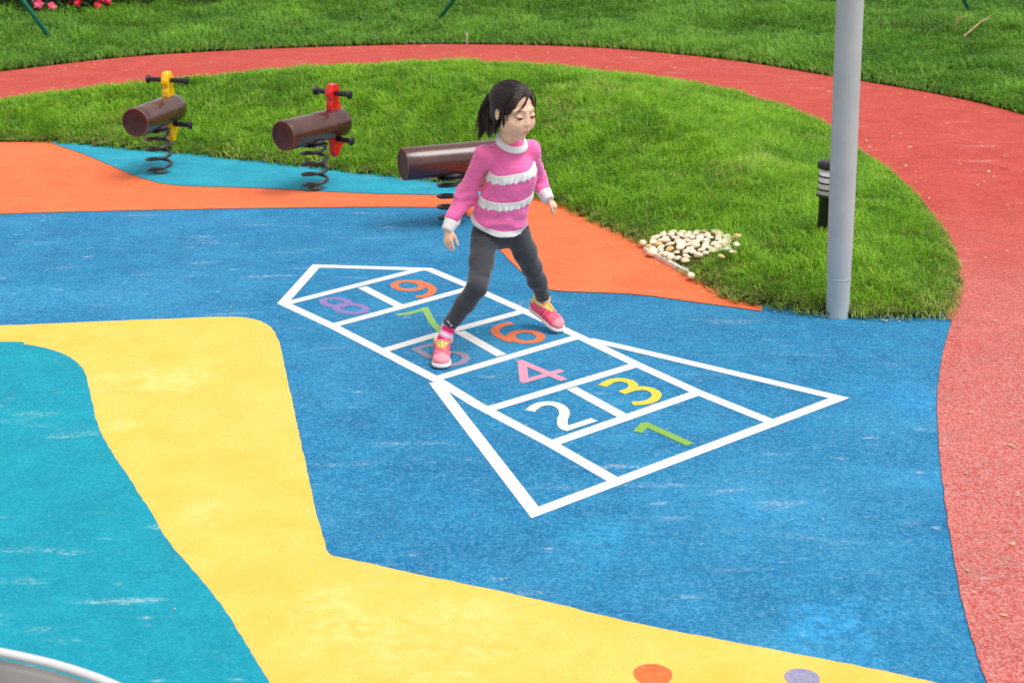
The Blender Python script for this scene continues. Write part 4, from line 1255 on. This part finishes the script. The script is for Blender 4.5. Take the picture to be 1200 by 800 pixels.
M["tie"] = plain("pale_hair_tie", lin((226, 224, 196)), 0.6, 0.1, 0.3)
b.build("hair_tie", M["tie"], ho, off=BASE)

# sweater -------------------------------------------------------------------
hem_c = wp(586, 257, 6.315)
FROT = np.array(Matrix.Rotation(0.6, 3, 'Y') @ Matrix.Rotation(0.4, 3, 'X'))
def folds(P):
    q = (P - hem_c) @ TR.T
    n = vnoise3(P * 12.0); n2 = vnoise3((P @ FROT) * np.array((30, 30, 9)) + 7)
    low = np.clip(1 - q[:, 2] / .16, 0, 1)
    d = .0085 * (n - .5) + .0085 * (n2 - .5)
    d += .0042 * low * np.sin(95 * (q[:, 2] + .35 * q[:, 0] * np.sign(q[:, 0]) + .02 * n))
    for (S, E_, W2, ph) in ((R_sh, R_el, R_wr, 0.0), (L_sh, L_el, L_wr, 1.0)):
        de = np.linalg.norm(P - E_, axis=1); m = np.clip(1 - de / .085, 0, 1)
        ax = unit(W2 - S); t = (P - E_) @ ax
        d += .0058 * m * np.sin(150 * t + 14 * n + ph)
        ds = np.linalg.norm(P - (S * .75 + E_ * .25), axis=1); m2 = np.clip(1 - ds / .07, 0, 1)
        d += .003 * m2 * np.sin(110 * ((P - S) @ unit(np.cross(ax, TF))) + 8 * n2)
    return d

def sweater(infl=0.0, arms=True, fold=True):
    F = Field()
    F.ecap(nbase - spine * .088, chest - spine * .03, .074 + infl, .109 + infl, TR, 1.30, 0.03)
    F.ecap(chest - spine * .03, hem_c - spine * .09 - TL * .008, .109 + infl, .134 + infl, TR, 1.25, 0.03)
    F.cap(R_sh + TL * .016 - spine * .004, L_sh - TL * .022 - spine * .012, .038 + infl, None, 0.045)
    F.cap(nbase - spine * .03, nbase - spine * .026, .058 + infl, .050 + infl, 0.03)
    if arms:
        F.chain([R_sh, R_el, R_wr - unit(R_wr - R_el) * .045], [.0435 + infl, .0415 + infl, .0345 + infl], 0.03)
        F.chain([L_sh - TL * .012 - spine * .01, L_el, L_wr - unit(L_wr - L_el) * .045], [.0395 + infl, .0400 + infl, .0345 + infl], 0.035)
    if fold: F.disp(folds)
    return F

hem_n = unit(spine + TF * 0.16)
S1 = sweater().half(hem_c + spine * .004, -hem_n)
#S1.cap(nbase - spine * .012 + TF * .006, nbase + spine * .09 + HF * .015, .056, .066, 0.006, "s")
sw = sdf_obj("sweater", S1.mesh(0.0034), [M["pink"]], girl)
S2 = sweater(.0022).half(hem_c - spine * .018, -hem_n).half(hem_c + spine * .0075, hem_n)
sdf_obj("hem", S2.mesh(0.003), [M["white_knit"]], sw)

# collar: ribbed band round the neck
b = MB(); n = 56; rows = [(.048, .003), (.0500, .0105), (.0530, .0118), (.059, .0085), (.067, .0015), (.0725, -.0070), (.0725, -.0115), (.063, -.006), (.050, -.001)]
vs = []
cF = unit(TF * .7 + HF * .3); cL = unit(np.cross(cF, spine)); cL = cL if cL[0] > 0 else -cL; cS = unit(spine + TF * .28); cF = unit(cF - cS * (cF @ cS))
for i in range(n):
    a = 2 * math.pi * i / n
    rb = 1 + .006 * (i % 2)
    for r_, z in rows:
        vs.append(nbase + .001 * spine + TF * .005 + (cL * math.cos(a) * 1.06 + cF * math.sin(a)) * r_ * rb + cS * (z - .004))
k_ = len(rows)
b.add(vs, [(i * k_ + j, ((i + 1) % n) * k_ + j, ((i + 1) % n) * k_ + (j + 1) % k_, i * k_ + (j + 1) % k_) for i in range(n) for j in range(k_)])
b.build("collar", M["white_knit"], sw, off=BASE)

# cuffs
for E_, W2, r0 in ((R_el, R_wr, .034), (L_el, L_wr, .033)):
    ax = unit(W2 - E_); b = MB()
    b.lathe([(.022, .018), (.0265, .0195), (.0285, .016), (.0295, .006), (r0 - .002, -.010), (r0 + .0005, -.022), (r0 + .001, -.029), (r0 - .004, -.032)], 40, W2, ax)
    b.build("cuff", M["white_knit"], sw, off=BASE)

# two ruffled lace bands across the front
def band(c0, nrm, h, seed):
    F = sweater(.0026, arms=False)
    nrm = unit(nrm)
    F.disp(lambda P: -(.0012 + np.clip(-((P - c0) @ nrm) / h + .5, 0, 1) * (.0022 + .0030 * np.sin(210 * ((P - c0) @ TL) + 5 * vnoise3(P * 30 + seed)) + .003 * (vnoise3(P * 60) - .5))))
    F.half(c0 + nrm * h / 2, nrm, 0.002)
    F.p.append((lambda P: -((P - c0) @ nrm) - h / 2 - .0024 * np.sin(210 * ((P - c0) @ TL) + 1.0 + 5 * vnoise3(P * 30 + seed)) - .002 * np.sin(410 * ((P - c0) @ TL)), None, None, .001, "i"))
    F.half(c0 - TF * .012, -TF, 0.003)
    return sdf_obj("ruffle", F.mesh(0.0026), [M["ruffle"]], sw)
bt = wp(602, 197.5, 6.265); bb = wp(595, 229, 6.295)
band(bt, spine + TL * -0.32 + TF * .05, .036, 1); band(bb, spine + TL * -0.20 + TF * .05, .036, 2)

# leggings -------------------------------------------------------------------
def lfold(P):
    n = vnoise3(P * 12 + 3); d = .004 * (n - .5) + .0050 * (vnoise3((P @ FROT) * np.array((24, 24, 9)) + 3) - .5) + .002 * (vnoise3(P * 36) - .5)
    for K, ax, s in ((R_knee, unit(R_ank - R_hip), 1), (L_knee, unit(L_ank - L_hip), 1)):
        m = np.clip(1 - np.linalg.norm(P - K, axis=1) / .07, 0, 1); d += .0010 * m * np.sin(210 * ((P - K) @ ax) + 12 * n)
    for A, K in ((R_ank, R_knee), (L_ank, L_knee)):
        m = np.clip(1 - np.linalg.norm(P - A - (K - A) * .12, axis=1) / .06, 0, 1); d += .0022 * m * np.sin(230 * ((P - A) @ unit(K - A)) + 10 * n)
    cr = (R_hip + L_hip) / 2
    m = np.clip(1 - np.linalg.norm(P - cr, axis=1) / .11, 0, 1)
    d += .0014 * m * np.sin(120 * ((P - cr) @ unit(spine + TL * .7 * np.sign((P - cr) @ TL).mean())) + 10 * n)
    return d
T = Field()
T.ecap(hem_c + spine * .02, pelvis - spine * .02, .100, .104, TR, 1.28, 0.03)
T.chain([R_hip, R_knee * .55 + R_hip * .45, R_knee, R_knee * .6 + R_ank * .4, R_ank * .86 + R_knee * .14], [.066, .055, .0445, .0425, .0355], 0.022)
T.chain([L_hip, L_knee * .55 + L_hip * .45, L_knee, L_knee * .6 + L_ank * .4, L_ank * .9 + L_knee * .1], [.066, .055, .0445, .0425, .0350], 0.022)
T.disp(lfold)
T.half(R_ank * .93 + R_knee * .07, R_ank - R_knee, 0.004) if False else None
lg_ = sdf_obj("leggings", T.mesh(0.003), [M["charcoal"]], girl)

# little white print at the right ankle of the leggings
axl = unit(R_knee - R_ank); fr_ = unit(np.array((-.15, -1, .15)) - axl * (np.array((-.15, -1, .15)) @ axl)); sd_ = unit(np.cross(axl, fr_)); sd_ = sd_ if sd_[0] > 0 else -sd_
pc = R_ank + axl * .048
M["print"] = plain("white_print", (0.8, 0.8, 0.8), 0.7, 0.05, 0.3)
def on_leg(u, v):
    o = pc + axl * v + (sd_ * math.sin(u / .036) + fr_ * math.cos(u / .036)) * .08
    dd = -(sd_ * math.sin(u / .036) + fr_ * math.cos(u / .036)); ts = np.linspace(0, .08, 200)
    d = T.at(o + ts[:, None] * dd); i = np.argmax(d < 0.0008); return o + ts[i] * dd
b = MB()
for px in ([(-.017, .008), (-.017, -.004)], [(-.017, .006), (-.011, .001), (-.006, .005)], [(-.006, .006), (-.005, -.005)], [(.002, .003), (.007, -.003), (.013, .002)], [(.007, -.003), (.008, -.010)]):
    b.tube([on_leg(*p) for p in px], .0017, 6)
b.build("printed_mark", M["print"], lg_, off=BASE)

# shoes and socks ---------------------------------------------------------------
def shoe(heel, toe, upv, ank, knee, striped, lab=None):
    heel = np.asarray(heel); toe = np.asarray(toe); A = unit(toe - heel); Ll = np.linalg.norm(toe - heel)
    U = unit(upv - A * (upv @ A)); B = np.cross(A, U)
    if B[0] < 0: B = -B
    R = np.array((B, A, U)); WB = 1.09; P_ = lambda x, y, z: heel + B * x + A * y * Ll + U * z
    so_ = Field()
    def slab(y, r, k=0.02, x=0): so_.ell(P_(x, y, .012), (r * WB, r, 1.0), R, k)
    slab(.16, .031); slab(.35, .029, .04); slab(.62, .037, .04); slab(.80, .036, .03); slab(.86, .031, .03)
    so_.half(P_(0, 0, .0155), U, .004); so_.half(P_(0, 0, .0), -U, .004)
    so_.p = [(f, (heel + toe) / 2 - .15 if i < 5 else lo, (heel + toe) / 2 + .15 if i < 5 else hi, k, op) for i, (f, lo, hi, k, op) in enumerate(so_.p)]
    up_ = Field()
    up_.ell(P_(0, .17, .040), (.0300 * WB, .0330, .040), R, 0.02)
    up_.ell(P_(0, .40, .040), (.0300 * WB, .045, .038), R, 0.03)
    up_.ell(P_(0, .64, .030), (.0345 * WB, .046, .028), R, 0.03)
    up_.ell(P_(0, .82, .026), (.0330 * WB, .034, .0215), R, 0.03)
    up_.cap(P_(0, .20, .05), P_(0, .24, .078), .035, .036, 0.02)
    up_.half(P_(0, 0, .011), -U, 0.002)
    up_.half(P_(0, .25, .080), unit(U + A * 0.10), 0.004)
    up_.disp(lambda P: .0012 * (vnoise3(P * 70) - .5))
    sh = sdf_obj("shoe", up_.mesh(0.0026), [M["shoe_pink"], M["shoe_pale"], M["shoe_yellow"], M["sock_m"]], girl,
                 lambda c: np.where(((c - heel) @ U > .066) | (((c - heel) @ A / Ll < .13) & ((c - heel) @ U > .05)), 2, np.where((c - heel) @ A / Ll > .80, 1, np.where((np.abs((c - heel) @ A / Ll - .445 - .8 * ((c - heel) @ U - .04)) < .018) | (np.abs((c - heel) @ A / Ll - .545 - .8 * ((c - heel) @ U - .04)) < .014), 3, 0))))
    sdf_obj("sole", so_.mesh(0.0028), [M["sole"]], sh)
    def top(x, y):
        ts = np.linspace(.12, 0, 240); Q = P_(x, y, 0) + ts[:, None] * U; d = up_.at(Q); i = np.argmax(d < 0.0012); return Q[i]
    tg = MB(); tg.tube([top(0, y) + U * .001 for y in np.linspace(.36, .62, 8)], [.010, .0115, .012, .012, .0115, .011, .010, .007], 10, flat=0.35, up=B)
    tg.build("tongue", M["shoe_yellow"], sh, off=BASE)
    for y in (.44, .50, .56, .615):
        b = MB(); b.tube([top(x, y + .03 * (x / .02)) + U * .0022 for x in np.linspace(-.020, .020, 7)], .0026, 7); b.build("lace", M["shoe_yellow"], sh, off=BASE)
    b = MB(); b.tube([top(x, .375) + U * .0015 for x in np.linspace(-.0285, .0285, 11)], .0085, 8, flat=0.28, up=A); b.build("strap", M["shoe_pale"], sh, off=BASE)
    # toe guard seam
    b = MB(); b.tube([top(x, .70 + .10 * math.cos(x / .030 * 1.5)) + U * .0006 for x in np.linspace(-.029, .029, 11)], .0022, 6); b.build("toe_seam", M["shoe_pale"], sh, off=BASE)
    # sock
    c0 = P_(0, .24, .058); c1 = ank + unit(knee - ank) * .035; ax = unit(c1 - c0); H_ = np.linalg.norm(c1 - c0)
    b = MB(); n_ = 10; prof = []; mi = []
    for i in range(n_ + 1):
        t = i / n_; prof.append((.0315 - .0015 * t + .0008 * (i % 2), H_ * t))
    pal = ([0, 0, 0, 2, 1, 2, 0, 0, 1, 1, 1] if striped else [3] * 11)
    b.lathe(prof, 32, c0, ax, mi=pal[:n_ + 1]); b.build("sock", [M["sock_m"], M["sock_w"], M["sock_p"], M["sock_g"]], girl, off=BASE)

t_ = gp(517, 434); h_ = np.array((t_[0] - .004, t_[1] + .215))
shoe((h_[0], h_[1], .012), (t_[0], t_[1], .012), np.array((0, 0, 1.0)), R_ank, R_knee, True)
shoe(L_HEEL, L_TOE, np.array((.05, -.12, 1.0)), L_ank, L_knee, False)
print("GIRL", HC, nbase, len(hv))

# ------------------------------------------------------------------ light
SUN_EL, SUN_ROT = math.radians(66), math.radians(110)
w = bpy.data.worlds.new("World"); scene.world = w; w.use_nodes = True
nt = w.node_tree; nt.nodes.clear()
sky = nt.nodes.new("ShaderNodeTexSky"); sky.sky_type = "NISHITA"; sky.sun_disc = False
sky.sun_elevation = SUN_EL; sky.sun_rotation = SUN_ROT; sky.dust_density = 3.0; sky.ozone_density = 1.0; sky.air_density = 1.0
hsv = nt.nodes.new("ShaderNodeHueSaturation"); hsv.inputs["Saturation"].default_value = 0.06
bg = nt.nodes.new("ShaderNodeBackground"); bg.inputs[1].default_value = 0.135
wo = nt.nodes.new("ShaderNodeOutputWorld")
nt.links.new(sky.outputs[0], hsv.inputs["Color"]); nt.links.new(hsv.outputs[0], bg.inputs[0]); nt.links.new(bg.outputs[0], wo.inputs[0])
sd = bpy.data.lights.new("sun", "SUN"); sd.energy = 1.3; sd.angle = math.radians(34); sd.color = (1.0, 0.97, 0.92)
so = bpy.data.objects.new("sun", sd); COL.objects.link(so)
# Nishita: rotation is measured from +Y towards +X
dirv = Vector((math.sin(SUN_ROT) * math.cos(SUN_EL), math.cos(SUN_ROT) * math.cos(SUN_EL), math.sin(SUN_EL)))
so.rotation_euler = (-dirv).to_track_quat("-Z", "Y").to_euler()
so.location = dirv * 20

vs = scene.view_settings
vs.view_transform = "Standard"; vs.look = "None"; vs.exposure = 0.62; vs.gamma = 1.0
scene.render.engine = "CYCLES"
scene.cycles.use_denoising = True
scene.cycles.max_bounces = 6
scene.cycles.transparent_max_bounces = 4
